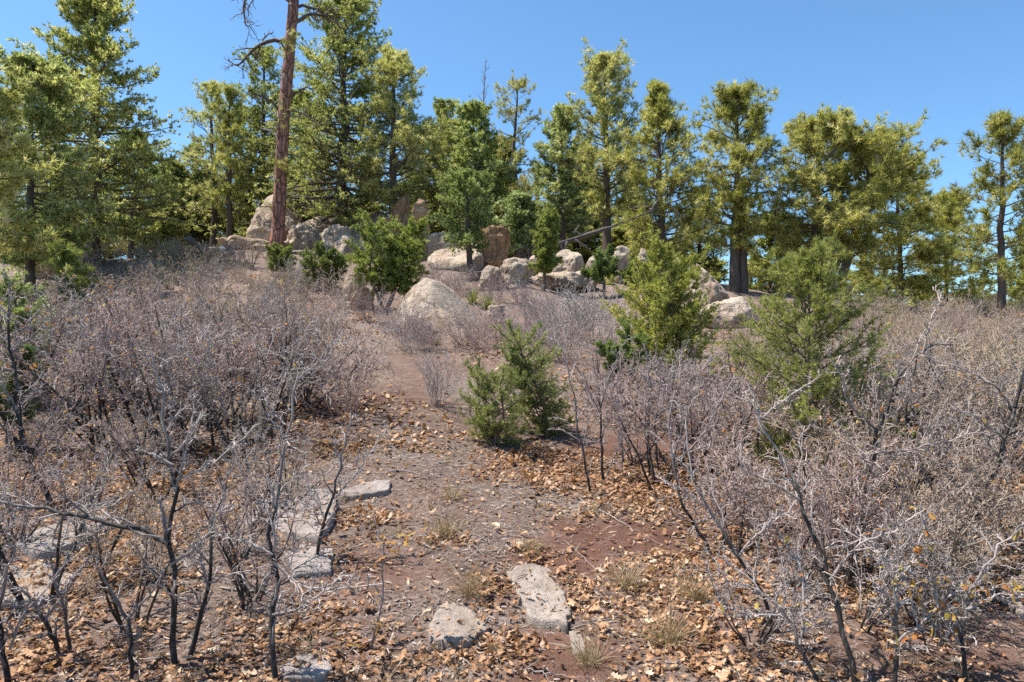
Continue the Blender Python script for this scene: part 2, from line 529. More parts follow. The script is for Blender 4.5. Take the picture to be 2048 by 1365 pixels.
def boulder(name, c, size, label, seed, planes=(), rz=0.0, sink=.18, k=22.0, nz=.11, m=None, group=None, tilt=(0, 0), sub=5, ncut=8, cat="boulder", slope=None):
    rng = np.random.default_rng(seed)
    V, T = ico(sub)
    D = nrm(V)
    pl = [(nrm(np.array(n, float)), d) for n, d in planes]
    for _ in range(ncut):
        n = nrm(rng.normal(size=3) * np.array([1, 1, .7])); pl.append((n, rng.uniform(.72, 1.0)))
    inv = np.stack([np.maximum(D @ n, 1e-3) / d for n, d in pl] + [np.full(len(D), 1 / 1.15)], 1)
    r = np.log(np.exp(k * inv).sum(1)) / k
    P = D / r[:, None]
    lo, hi = P.min(0), P.max(0)
    P = (P - (lo + hi) / 2) / (hi - lo)
    P = P * np.array(size)
    s = max(size)
    q = P / s + seed * 3.1
    nrmv = nrm(P / np.array(size) ** 2)
    rid = 1 - np.abs(fbm(q * 3.1, 4, seed + 21))
    crack = -np.clip(.10 - np.abs(vnoise(q * np.array([2.2, 2.2, 3.6]) + .3 * vnoise(q * 6, seed)[:, None], seed + 31)), 0, .1) * 4.0
    dsp = nz * s * (.45 * fbm(q * 2.6, 3, seed) + .30 * (rid - .6) + .2 * fbm(q * 9, 3, seed + 3) + .8 * crack)
    strata = .006 * s * np.sign(vnoise(np.stack([q[:, 0] * .8, q[:, 1] * .8, q[:, 2] * 9], 1), seed + 8))
    P = P + nrmv * (dsp + strata)[:, None]
    if slope: P[:, 2] = (P[:, 2] + size[2] / 2) * np.interp(P[:, 0] / size[0], [-.5, -.3, -.1, .5], slope) - size[2] / 2
    ca, sa = math.cos(tilt[0]), math.sin(tilt[0])
    P = P @ np.array([[ca, 0, -sa], [0, 1, 0], [sa, 0, ca]])
    ca, sa = math.cos(tilt[1]), math.sin(tilt[1])
    P = P @ np.array([[1, 0, 0], [0, ca, sa], [0, -sa, ca]])
    P[:, 2] -= P[:, 2].min() + sink * size[2]
    b = MB(); b.add(P, T)
    o = b.build(name, m or M_ROCK)
    o.location = tuple(c); o.rotation_euler = (0, 0, rz)
    return tag(o, label, cat, group)

def pbox(px0, px1, top, base_py, d):
    """boulder footprint and size from its photo box and depth"""
    c = at((px0 + px1) / 2, d)
    w = (px1 - px0) / F * d
    h = (EYE - (top - 682.5) / F * d) - c[2]
    return c, w, max(h, .12)

def B(px0, px1, top, d, label, seed, dep=.8, **kw):
    c, w, h = pbox(px0, px1, top, 0, d)
    sink = kw.pop("sink", .32)
    return boulder(kw.pop("name", "boulder"), c, (w * 1.06, w * dep, h / (1 - sink)), label, seed, sink=sink, **kw)

B(482, 602, 392, 25.5, "tall pale boulder with sloping left face behind the red pine trunk", 11, planes=[((-.8, -.25, .35), .62), ((.5, -.5, -.65), .55), ((.9, 0, .2), .75)], k=14, dep=.9, sub=5)
B(440, 610, 487, 24.3, "low pale ledge at the foot of the tall boulder by the red pine", 12, dep=.5, name="rock_ledge", planes=[((0, 0, 1), .5)])
B(600, 705, 428, 25.5, "broad sloping sandstone boulder left of the big fir trunk", 13, planes=[((.2, -.6, .75), .5)], dep=.9)
B(690, 790, 420, 25.0, "grey streaked boulder between the big fir trunk and the grey pine", 14, planes=[((-.3, -.5, .8), .5)], dep=.9)
B(770, 824, 392, 24.0, "upright boulder with shadowed rusty right face behind the grey pine trunk", 15, planes=[((.85, -.5, 0), .45), ((-.4, -.2, .9), .7)], k=16, dep=1.0, m=M_ORANGE)
B(820, 872, 404, 23.0, "upright tooth-shaped boulder with pale cap and shadowed rusty face", 16, planes=[((.1, -1, -.05), .4), ((-.75, 0, .6), .8), ((.8, .1, .5), .7)], k=18, dep=1.1, m=M_ORANGE)
B(855, 930, 470, 22.4, "low pale boulder just below the tooth-shaped boulder", 17, dep=.7, planes=[((0, 0, 1), .5)])
B(858, 965, 488, 21.0, "wide pale sandstone slab left of the small leaning-crown pinyon trunk", 18, dep=1.0, planes=[((-.15, -.5, .86), .3)], nz=.07)
B(948, 1018, 458, 21.8, "squared orange block with a shadowed front right of the small pinyon", 19, planes=[((-.15, -1, 0), .45), ((0, 0, 1), .6), ((1, -.2, 0), .6)], k=18, m=M_ORANGE, dep=.9)
B(1002, 1066, 516, 18.2, "rounded grey-white boulder left of the slim juniper", 20, planes=[((-.8, -.5, .1), .6)])
B(958, 1003, 535, 18.0, "smaller dark-sided boulder beside the rounded grey-white one", 21)
B(1104, 1162, 500, 19.6, "pale boulder under the lower end of the fallen log", 22, planes=[((0, -.3, .95), .55)])
B(1070, 1195, 540, 18.8, "flat pale ledge in front of the fallen log", 23, dep=.6, planes=[((0, -.2, 1), .4)], name="rock_ledge")
B(1262, 1312, 492, 20.0, "dark-sided boulder at the foot of the long-branched pine", 24, planes=[((-.7, -.6, .1), .5)])
B(1366, 1455, 523, 18.0, "sloping pale boulder behind the yellow-green juniper", 25, planes=[((-.6, -.5, .3), .55), ((.6, -.2, .75), .5)], dep=.7)
B(1406, 1515, 597, 14.6, "low rounded tan boulder right of the yellow-green juniper", 26, dep=.7)
B(1588, 1704, 523, 19.6, "large boulder that the triple-stemmed pine stands on", 27, planes=[((.7, -.2, .7), .55)], dep=.8, sub=5)
b13 = B(806, 1012, 556, 14.0, "smooth whaleback boulder in the middle of the slope beside the yucca", 28, planes=[((.55, -.35, .78), .36), ((-.4, -.7, .6), .5), ((.1, -.8, .6), .5)], dep=.95, k=9, nz=.07, sub=5, sink=.45, slope=(.95, 1.0, .86, .3), rz=-.2)
B(105, 190, 498, 21.0, "pale boulder at the foot of the tall left fir", 30, dep=.7, planes=[((0, -.2, 1), .5)])
B(60, 140, 523, 19.0, "dark-fronted flat boulder left of the little green pine", 31, dep=.7, planes=[((0, -.1, 1), .45)])
B(686, 724, 549, 16.3, "small pale ledge poking out left of the round pinyon bush", 32, dep=.8, planes=[((0, 0, 1), .5)], name="rock_ledge")
B(700, 745, 572, 15.6, "small brown rock in the shade under the pinyon bush", 33, m=M_ORANGE, cat="rock", name="rock")
B(505, 560, 500, 23.6, "small pale rock between the tall boulder and the red pine", 34, cat="rock", name="rock")
B(660, 720, 470, 22.6, "pale rock right in front of the big fir trunk", 35, cat="rock", name="rock")
B(975, 1010, 611, 14.8, "thin pale stone lying right of the yuccas", 36, dep=.9, cat="rock", name="rock", planes=[((0, 0, 1), .35)])
B(570, 640, 452, 24.6, "broken rubble boulder right of the red pine trunk", 37)
B(380, 450, 500, 22.0, "low rock lying below the pair of slender left pines", 38, cat="rock", name="rock")

B(640, 702, 446, 23.4, "warm tan boulder among the rocks left of the big fir trunk", 41)
B(715, 772, 462, 22.8, "tan boulder half hidden behind the round pinyon bush", 42)
B(1060, 1112, 503, 20.4, "tan boulder between the slim juniper and the orange block", 43)
B(1166, 1212, 505, 19.8, "cracked boulder right behind the low round juniper", 44)
B(1216, 1266, 496, 20.4, "tan boulder left of the dark-sided boulder under the long-branched pine", 45)
B(1318, 1368, 520, 19.2, "squat tan boulder behind the top of the large juniper", 46)
B(895, 955, 462, 23.2, "tan boulder behind the wide pale slab", 47, m=M_ORANGE)
B(300, 372, 505, 22.0, "low tan boulder on the crest right of the tall left fir", 48, dep=.6)

def slab(name, outline, thick, label, seed, m=M_SLAB, tilt=(0, 0), lift=0.0, cat="stone"):
    if m is M_GREY: lift += .006
    """flat stone: outline in photo pixels on the ground, extruded"""
    rng = np.random.default_rng(seed)
    g = np.array([G(px, py) for px, py in outline])
    c = g.mean(0)
    o2 = (g - c)[:, :2] * (1.12 if m is M_GREY else 1.0)
    n = 56
    cl = np.vstack([o2, o2[:1]])
    d = np.concatenate([[0], np.cumsum(np.linalg.norm(np.diff(cl, axis=0), axis=1))])
    s = np.linspace(0, d[-1], n, endpoint=False)
    R = np.stack([np.interp(s, d, cl[:, i]) for i in range(2)], 1)
    R *= 1 + (.05 * vnoise(np.stack([np.arange(n) * .55, np.zeros(n), np.full(n, seed * 1.7)], 1), seed) + .03 * rng.normal(size=n))[:, None]
    rings, zs = [], []
    for f, z in ((.12, 0), (.3, 0), (.48, 0), (.66, 0), (.82, 0), (.93, 0), (.985, -.003), (1.0, -.012), (1.012, -.6), (1.03, -1.4)):
        rings.append(R * f); zs.append(np.full(n, z * (thick if z < -.05 else 1)))
    xy = np.concatenate(rings); z = np.concatenate(zs)
    zz = z + .16 * thick * fbm(np.stack([xy[:, 0] * 7, xy[:, 1] * 7, np.full(len(xy), seed * .9)], 1), 4, seed) \
        + .05 * thick * np.sign(vnoise(np.stack([xy[:, 0] * 5, xy[:, 1] * 9, np.zeros(len(xy))], 1), seed + 4)) + xy[:, 0] * tilt[0] + xy[:, 1] * tilt[1]
    gz = (height(xy[:, 0] + c[0], xy[:, 1] + c[1]) - c[2]) * .8
    V = np.column_stack([xy, zz + thick * .42 + gz + lift])
    V = np.vstack([V, [[0, 0, thick * .42 + lift]]])
    k = len(rings)
    q = np.arange(n); q2 = (q + 1) % n
    Q = np.concatenate([np.stack([i * n + q, i * n + q2, (i + 1) * n + q2, (i + 1) * n + q], 1)[:, ::-1] for i in range(k - 1)])
    T = np.stack([np.full(n, k * n), q, q2], 1)
    b = MB(); b.add(V, Q)
    b.T.append(T)
    ob = b.build(name, m)
    ob.location = tuple(c)
    SLABS.append((c, R, c[2] + thick * .42 + lift, tilt))
    return tag(ob, label, cat)

SLABS = []
slab("flat_stone", [(1012, 1150), (1045, 1137), (1098, 1147), (1108, 1166), (1124, 1195), (1141, 1228), (1135, 1268), (1096, 1262), (1058, 1250), (1040, 1198)], .085,
     "long pale flat stone with dark lichen spots in the middle of the path", 51)
slab("flat_stone", [(856, 1262), (876, 1236), (902, 1215), (945, 1230), (976, 1264), (932, 1302), (895, 1300), (860, 1288)], .075,
     "pale wedge-shaped stone left of the lichen-spotted stone", 52)
slab("flat_stone", [(1138, 1268), (1160, 1264), (1172, 1312), (1160, 1322), (1146, 1318)], .04, "small narrow stone at the foot of the lichen-spotted stone", 53)
slab("flat_stone", [(545, 1052), (570, 1015), (625, 995), (660, 1004), (664, 1040), (640, 1082), (590, 1078), (560, 1066)], .11, "tilted grey slab behind the pale saplings left of the path", 54, M_GREY, (.1, .05))
slab("flat_stone", [(572, 1110), (610, 1098), (662, 1112), (655, 1150), (590, 1156)], .06, "low grey slab partly under leaves just below the tilted grey slab", 55, M_GREY)
slab("flat_stone", [(680, 984), (730, 975), (775, 970), (772, 990), (745, 998), (690, 998)], .085, "thin flat grey stone at the left edge of the path", 56, M_GREY, (.05, 0))
slab("flat_stone", [(40, 1095), (100, 1062), (180, 1052), (205, 1070), (160, 1100), (80, 1122)], .12, "long grey slab under twigs at the far left", 57, M_GREY, (.06, 0))
slab("flat_stone", [(-40, 1180), (20, 1152), (100, 1142), (150, 1160), (130, 1195), (60, 1222), (-30, 1228)], .11, "broad pale slab at the left edge below the long grey slab", 58)
slab("flat_stone", [(560, 1345), (600, 1322), (650, 1328), (660, 1352), (630, 1372), (570, 1372)], .06, "low stone at the bottom edge below the pale saplings", 59, M_GREY)
slab("flat_stone", [(2000, 1200), (2030, 1160), (2090, 1150), (2100, 1230), (2040, 1240)], .1, "pale stone behind twigs at the right edge", 60)
slab("flat_stone", [(480, 1040), (520, 990), (555, 992), (540, 1030), (500, 1056)], .05, "small grey slab left of the tilted grey slab", 61, M_GREY)

# ------------------------------------------------------------------ conifers
FOL = dict(
    pine=dict(m=M_PINE, k=17, L=.18, w=.019, spread=.62, fwd=.75, k2=7, per=5, m2=5),
    fir=dict(m=M_FIR, k=9, L=.125, w=.031, spread=.6, fwd=.8, k2=11, per=7, m2=5),
    juniper=dict(m=M_JUN, k=12, L=.09, w=.022, spread=.55, fwd=.9, k2=8, per=6, m2=5),
)
def conifer(px, d, top, prof, style, label, seed, nb=70, lean=0.0, trunk_r=None, color=(1, 1, 1), e_bot=-.05, e_top=.8, dens=1.0,
            mat_=None, name="pine_tree", group=None, cat="tree", base_py=None, open_=False, scale_n=1.0, sides=9, forks=(), k2=None, up=.05, gap=0.12, tintbias=0.0, barkmat=None):
    """prof: (photo row, crown half width in photo pixels) from the top down"""
    rng = np.random.default_rng(seed)
    st = FOL[style]
    c = at(px, d) if base_py is None else G(px, base_py)
    d = c[1]
    s = d / F
    H = (EYE - (top - 682.5) * s) - c[2]
    root = empty(name, c)
    tag(root, label, cat, group)
    zr = np.array([(EYE - (py - 682.5) * s) - c[2] for py, _ in prof])
    hw = np.array([w * s for _, w in prof])
    o = np.argsort(zr); zr, hw = zr[o], hw[o]
    r0 = trunk_r or H * .018
    m = 16
    t = np.linspace(0, 1, m)
    T = np.zeros((1, m, 3))
    T[0, :, 2] = t * H - .15 * (t == 0)
    wob = np.cumsum(rng.normal(size=(m, 2)) * H * .0035, 0)
    T[0, :, :2] = wob - wob[0]
    T[0, :, 0] += lean * t * H
    R = (r0 * (1 - t) ** .75 + r0 * .25 * np.exp(-t * 18) + .008)[None]
    tb = MB(); V, Q = rough_tube(T, R, 12, .16, seed, 2.5 / max(r0, .03) * .12 + 1.5); tb.add(V, Q, .12)
    for fx, ft in forks:
        f2 = T.copy(); f2[0, :, 0] += fx * (1 - .55 * t); f2 = f2[:, :int(m * ft)]
        V, Q = rough_tube(f2, R[:, :f2.shape[1]] * .8, 10, .16, seed + 1); tb.add(V, Q, .12)
    tb.build("trunk", barkmat or M_PBARK, root)
    # primary branches
    zlo, zhi = zr[0], min(zr[-1], H * .995)
    u = (np.arange(nb) + rng.random(nb)) / nb
    zb = zlo + (zhi - zlo) * u ** .92
    tt = zb / H
    ln = np.interp(zb, zr, hw) * rng.uniform(.62, 1.12, nb)
    clump = 1 + .28 * np.sin(zb / H * 31 + seed) * (1 if style == 'pine' else .6)
    ln = np.maximum(ln * clump, .12)
    az = np.arange(nb) * 2.4 + rng.normal(size=nb) * .35
    el = e_bot + (e_top - e_bot) * ((zb - zlo) / max(zhi - zlo, .01)) ** 1.6 + rng.normal(size=nb) * .13
    D = np.stack([np.cos(az) * np.cos(el), np.sin(az) * np.cos(el), np.sin(el)], 1)
    P0 = np.stack([np.interp(zb, T[0, :, 2], T[0, :, i]) for i in range(2)] + [zb], 1)
    P1 = walk(P0, D, ln * (1.0 / np.maximum(np.cos(el), .55)), 7, .09 if style != 'juniper' else .16, up, rng)
    rise = P1[:, -1, 2] - zb
    fz = np.where(rise > .01, np.minimum(1, np.maximum(H - .12 - zb, .03) / np.maximum(rise, .01)), 1)
    P1[:, :, 2] = zb[:, None] + (P1[:, :, 2] - zb[:, None]) * fz[:, None]
    rb = np.maximum(.35 * r0 * (1 - tt) ** .7 * (ln / max(hw.max(), .1)) ** .5, .006)
    R1 = rb[:, None] * np.linspace(1, .25, 7)[None]
    P2, R2 = grow(P1, R1, rng, k2 or st["k2"], .22, 1.0, .5, 1.15, ln * .42, st["m2"], .12, .10, .5, .003, .4, .45, flat=.65 if style == 'fir' else 0)
    bb = MB()
    V, Q = tubes(P1, R1, 5); bb.add(V, Q, .35)
    V, Q = tubes(P2[:, ::4], R2[:, ::4], 3); bb.add(V, Q, .6)
    bb.build("branchwork", barkmat or M_PBARK, root)
    # foliage
    per = max(1, int(round(st["per"] * dens * (1 if d < 24 else .66))))
    n2 = len(P2)
    lo = .45 if style == 'pine' else gap
    ts = lo + (1 - lo) * (np.arange(per)[None] + rng.random((n2, per))) / per
    ts[:, -1] = 1.0
    mm = P2.shape[1]
    ix = np.minimum((ts * (mm - 1)).astype(int), mm - 2); f = (ts * (mm - 1) - ix)[..., None]
    r = np.arange(n2)[:, None]
    pos = P2[r, ix] * (1 - f) + P2[r, ix + 1] * f
    dr = nrm(P2[r, ix + 1] - P2[r, ix])
    pos, dr = pos.reshape(-1, 3), dr.reshape(-1, 3)
    pos = pos + rng.normal(size=pos.shape) * st["L"] * scale_n * .35
    pos = np.concatenate([pos, P1[:, -1], P1[:, -2], T[0, -1:]]); dr = np.concatenate([dr, nrm(P1[:, -1] - P1[:, -2]), nrm(P1[:, -1] - P1[:, -2]), [[0, 0, 1.]]])
    dr = nrm(dr + np.array([0, 0, .45 if style != 'fir' else .15]))
    tint = np.clip(.47 + tintbias + .20 * rng.normal(size=len(pos)) + .18 * fbm(pos * 1.3 + seed, 2, seed), 0, 1)
    V, Fc, A = tufts(pos, dr, rng, st["k"], st["L"] * scale_n, st["w"] * scale_n, st["spread"], st["fwd"], tint)
    fb = MB(); fb.add(V, Fc, A)
    fb.build("crown", mat_ or st["m"], root, smooth=False, color=color)
    return root

YG, GR, PALE = (1.08, 1.08, 1.0), (.95, 1.02, .95), (1.25, 1.25, 1.4)
left_fir = conifer(185, 20.5, -20, [(-20, 8), (40, 56), (140, 100), (230, 138), (330, 165), (420, 165), (475, 120)], 'fir', "tall dense yellow-green fir standing left of the gap of sky", 101, nb=150, trunk_r=.17, name="fir_tree", e_bot=-.25, e_top=.7, color=(1.3, 1.25, 1.2))
conifer(60, 17, 118, [(118, 24), (190, 80), (280, 120), (380, 130), (470, 125), (525, 100)], 'fir', "pale olive fir crowding the left edge of the picture", 102, nb=110, name="fir_tree", color=PALE, e_bot=-.2)
conifer(-40, 13, 110, [(110, 16), (220, 70), (330, 110), (450, 120), (520, 90)], 'pine', "pine half cut off by the left edge", 103, nb=60, color=PALE)
conifer(262, 27, 262, [(262, 12), (330, 52), (400, 80), (450, 76), (480, 60)], 'fir', "darker fir close behind the tall left fir", 104, nb=80, name="fir_tree", color=GR)
conifer(424, 30, 168, [(168, 8), (215, 36), (300, 58), (380, 62), (440, 50)], 'pine', "slender grey-green pine, left of the pair behind the thicket", 105, nb=64, color=PALE, e_top=.9)
conifer(458, 29, 176, [(176, 7), (230, 28), (300, 36), (380, 46), (430, 36)], 'pine', "narrow pine, right of the slender pair behind the thicket", 106, nb=56, color=YG)
conifer(528, 31, 96, [(96, 14), (160, 50), (250, 68), (340, 70), (410, 62)], 'fir', "yellow-green fir showing behind the red pine trunk", 107, nb=85, name="fir_tree", color=YG)
conifer(676, 25.5, -22, [(-22, 26), (50, 62), (150, 100), (240, 130), (330, 146), (400, 146), (445, 110)], 'fir', "largest dense fir with dark trunk right of the red pine", 108, nb=170, trunk_r=.22, name="fir_tree", e_bot=-.22, e_top=.75, color=(1.15, 1.15, 1.1), dens=1.45, lean=.027)
conifer(786, 24.5, 100, [(100, 12), (160, 52), (230, 74), (300, 94), (370, 92), (425, 64)], 'pine', "grey-barked pine with tufted crown right of the largest fir", 109, nb=84, trunk_r=.17, color=PALE, dens=1.4)
conifer(886, 32, 202, [(202, 14), (250, 42), (320, 50), (400, 46), (440, 36)], 'fir', "round-topped fir behind the tooth-shaped boulder", 110, nb=70, name="fir_tree", color=YG)
conifer(955, 26, 208, [(208, 16), (260, 46), (330, 66), (400, 72), (440, 60)], 'fir', "dense blue-green fir below the dead spire", 111, nb=95, name="fir_tree", color=(1.1, 1.18, 1.2))
conifer(1036, 27.5, 163, [(163, 18), (210, 42), (260, 58), (320, 50), (400, 58), (440, 44)], 'pine', "open-crowned pine with bare curved limbs showing, right of the dead spire", 112, nb=44, color=(1.05, 1.0, 1.05), e_top=.75, k2=5)
conifer(1122, 25, 215, [(215, 9), (270, 38), (340, 52), (420, 60), (480, 56)], 'fir', "pale cone-shaped fir left of the tallest right-hand pine", 113, nb=100, name="fir_tree", color=(1.1, 1.15, 1.35))
conifer(1214, 23.5, 116, [(116, 16), (160, 46), (220, 72), (300, 78), (380, 80), (440, 66)], 'pine', "tallest pine of the middle right with black trunk and upswept tufts", 114, nb=84, trunk_r=.17, color=PALE, e_bot=.15, e_top=1.05)
conifer(1326, 21.5, 172, [(172, 8), (215, 26), (260, 42), (320, 96), (400, 112), (470, 92), (510, 60)], 'pine', "narrow-topped pine with long low limbs reaching right", 115, nb=86, trunk_r=.14, color=YG, lean=-.01)
conifer(1468, 20.0, 180, [(180, 12), (225, 50), (300, 84), (380, 92), (450, 70), (500, 50)], 'pine', "forked pine with split reddish trunk right of the long-limbed pine", 116, nb=78, trunk_r=.15, color=YG, forks=[(.26, .5)])
conifer(1624, 19.5, 242, [(242, 46), (280, 82), (340, 102), (420, 108), (480, 80), (510, 50)], 'pine', "broad round-topped pine rooted on the right-hand boulder", 117, nb=84, trunk_r=.14, color=YG, lean=.09, tintbias=.04)
conifer(1652, 20.1, 420, [(420, 20), (460, 40), (500, 44), (540, 30)], 'pine', "thin short pine between the two trunks on the right-hand boulder", 118, nb=26, trunk_r=.07)
conifer(1672, 19.2, 272, [(272, 20), (320, 80), (400, 104), (480, 96), (520, 60)], 'pine', "leaning right-hand trunk of the pines on the boulder", 119, nb=66, trunk_r=.13, lean=.26, color=YG)
conifer(1800, 21, 318, [(318, 16), (370, 62), (440, 92), (520, 112), (590, 105)], 'pine', "bushy yellow pine sweeping down behind the right thicket", 120, nb=84, color=(1.08, 1.06, .9))
conifer(1890, 23, 392, [(392, 12), (440, 48), (510, 82), (570, 92), (620, 80)], 'pine', "lower spreading pine between the bushy pine and the lone right pine", 121, nb=66, color=(1.06, 1.04, .9))
conifer(2006, 15.5, 234, [(234, 10), (280, 40), (340, 66), (410, 84), (480, 84), (560, 70)], 'pine', "lone slim pine with open tufted limbs at the right edge", 122, nb=52, trunk_r=.085, color=(.95, .95, .85), k2=3, e_bot=-.05, e_top=.7)
conifer(2080, 19, 470, [(470, 20), (540, 80), (600, 100), (650, 90)], 'pine', "low dark pine at the right edge behind the lone slim pine", 123, nb=50, color=GR)
conifer(1540, 24, 430, [(430, 16), (480, 54), (540, 66), (590, 60)], 'fir', "low green fir between the forked pine and the boulder pines", 124, nb=60, name="fir_tree", color=YG)
conifer(940, 19.6, 345, [(345, 16), (380, 48), (430, 66), (470, 62), (500, 40)], 'juniper', "small pinyon with bare dark trunk and blue-green crown among the rocks", 125, nb=70, trunk_r=.085, color=(1.05, 1.15, 1.4), name="pinyon_tree", e_bot=0, e_top=.9)
conifer(1040, 24, 390, [(390, 14), (430, 44), (470, 52), (505, 44)], 'fir', "short grey-green fir behind the rounded grey-white boulder", 126, nb=55, name="fir_tree", color=(1.05, 1.15, 1.45))

# rows of trees standing behind, copies of those in front
src = [o for o in COL.objects if o.parent is None and o.get("category") == "tree"]
bysz = {o["label"]: o for o in src}
rngf = np.random.default_rng(5)
NEAR = [("the tall left fir", 185), ("the pale fir at the left edge", 60), ("the slender pair of pines", 440), ("the red pine trunk", 560), ("the largest fir", 676), ("the grey-barked pine", 786), ("the tooth-shaped boulder", 850),
        ("the dead spire", 968), ("the open-crowned pine", 1040), ("the pale cone-shaped fir", 1122), ("the tallest right-hand pine", 1214), ("the long-limbed pine", 1326), ("the forked pine", 1468), ("the round-topped boulder pine", 1630),
        ("the bushy yellow pine", 1800), ("the lower spreading pine", 1890), ("the lone slim pine", 2006), ("the darker left fir", 262)]
OWN, LAB = set(), {}
pool = [src[4], src[7], src[9], src[6], src[8], src[12], src[14]]
for i, (px, d, top) in enumerate([(18, 33, 300), (110, 36, 330), (215, 34, 330), (310, 38, 330), (352, 33, 352), (400, 40, 345), (496, 36, 330), (600, 38, 335), (640, 34, 385),
                                  (735, 37, 320), (830, 40, 345), (862, 36, 372), (925, 38, 330), (1000, 36, 318), (1075, 35, 338), (1166, 36, 352), (1262, 34, 360), (1385, 32, 420),
                                  (845, 30, 255), (1000, 30, 275), (1168, 30, 300), (1270, 29, 320), (612, 31, 190), (498, 34, 215), (392, 33, 290), (1400, 27, 375), (345, 31, 320), (920, 31, 245),
                                  (1425, 36, 470), (1590, 34, 450), (1960, 40, 560), (1740, 34, 480), (1300, 29, 410)]):
    o = pool[i % len(pool)]
    c = at(px, d)
    hgt = (EYE - (top - 682.5) * d / F) - c[2]
    ho = max(ch.bound_box[1][2] for ch in o.children if ch.name.startswith("trunk"))
    k = hgt / ho
    g = .75 + .3 * rngf.random()
    r = copy_tree(o, c, rngf.random() * 6.28, (k * 1.25, k * 1.25, k), (g, g * 1.02, g))
    side = "left" if px < 560 else ("middle" if px < 1150 else "right")
    near = min(NEAR, key=lambda m: abs(m[1] - px))
    LAB[near[0]] = LAB.get(near[0], 0) + 1
    ow = f"smaller back-row conifer {'left of' if px < near[1] else 'right of'} {near[0]} and behind it"
    for nth in ("second ", "third ", "fourth ", "fifth "):
        if ow not in OWN: break
        ow = f"{nth}smaller back-row conifer {'left of' if px < near[1] else 'right of'} {near[0]} and behind it"
    OWN.add(ow)
    tag(r, ow or {"left": "smaller conifer in the back row behind the left-hand trees", "middle": "smaller conifer in the back row behind the middle trees and boulders",
            "right": "smaller conifer in the back row behind the right-hand pines"}[side], "tree", {"left": "left back-row conifers", "middle": "middle back-row conifers", "right": "right back-row conifers"}[side])

low = [o for o in src if "low green fir" in o["label"] or "short grey-green fir" in o["label"]]
for i, (px, d, top) in enumerate([(-30, 27, 430), (35, 24, 445), (120, 29, 430), (215, 30, 425), (290, 29, 420), (335, 27, 440), (395, 32, 425), (500, 33, 420), (620, 33, 415), (720, 33, 400), (830, 33, 410), (905, 33, 405),
                                  (1000, 32, 410), (1085, 31, 420), (1160, 30, 432), (1250, 28, 455), (1350, 27, 480), (1420, 30, 520), (1500, 29, 520), (1600, 29, 510), (1720, 27, 545), (1780, 30, 560),
                                  (1850, 28, 565), (1930, 30, 582), (1985, 27, 590), (2050, 30, 580)]):
    o = low[i % 2]
    c = at(px, d)
    hgt = (EYE - (top - 682.5) * d / F) - c[2]
    ho = max(ch.bound_box[1][2] for ch in o.children if ch.name.startswith("trunk"))
    k = hgt / ho
    g = .8 + .3 * rngf.random()
    r = copy_tree(o, c, rngf.random() * 6.28, (k * 1.35, k * 1.35, k), (g * 1.05, g, g * .85))
    side = "left" if px < 560 else ("middle" if px < 1200 else "right")
    near = min(NEAR, key=lambda m: abs(m[1] - px))
    ow = f"short bushy fir low behind and {'left of' if px < near[1] else 'right of'} {near[0]}"
    if ow in OWN: ow = f"short bushy fir second {'left of' if px < near[1] else 'right of'} {near[0]}, low behind"
    OWN.add(ow)
    tag(r, ow, "tree", f"understorey firs of the {side}")

# the red ponderosa with dead limbs
def limb_set(parent, pts, d0, r0, r1, rng, m=M_DEAD, k1=7, k2=5, L=.22, name="limb", base=None, d1=None):
    d1 = d0 if d1 is None else d1
    P = np.array([W(px, py, d0 + (d1 - d0) * i / max(len(pts) - 1, 1)) for i, (px, py) in enumerate(pts)]) - base
    P = spline(P, 12)[None]
    ln = np.linalg.norm(np.diff(P[0], axis=0), axis=1).sum()
    P[0, 1:] += rng.normal(size=(11, 3)) * ln * .012
    R = np.linspace(r0, r1, 12)[None]
    b = MB(); V, Q = tubes(P, R, 7); b.add(V, Q, .25)
    if k1:
        P1, R1 = grow(P, R, rng, k1, .3, 1, .5, 1.2, ln * L, 6, .28, .0, .55, .010, .5, .4)
        V, Q = tubes(P1, R1, 4); b.add(V, Q, .4)
        P2, R2 = grow(P1, R1, rng, k2, .2, 1, .5, 1.2, ln * L * .5, 5, .3, .0, .6, .008, .6, .4)
        V, Q = tubes(P2, R2, 3); b.add(V, Q, .3)
    return b.build(name, m, parent)

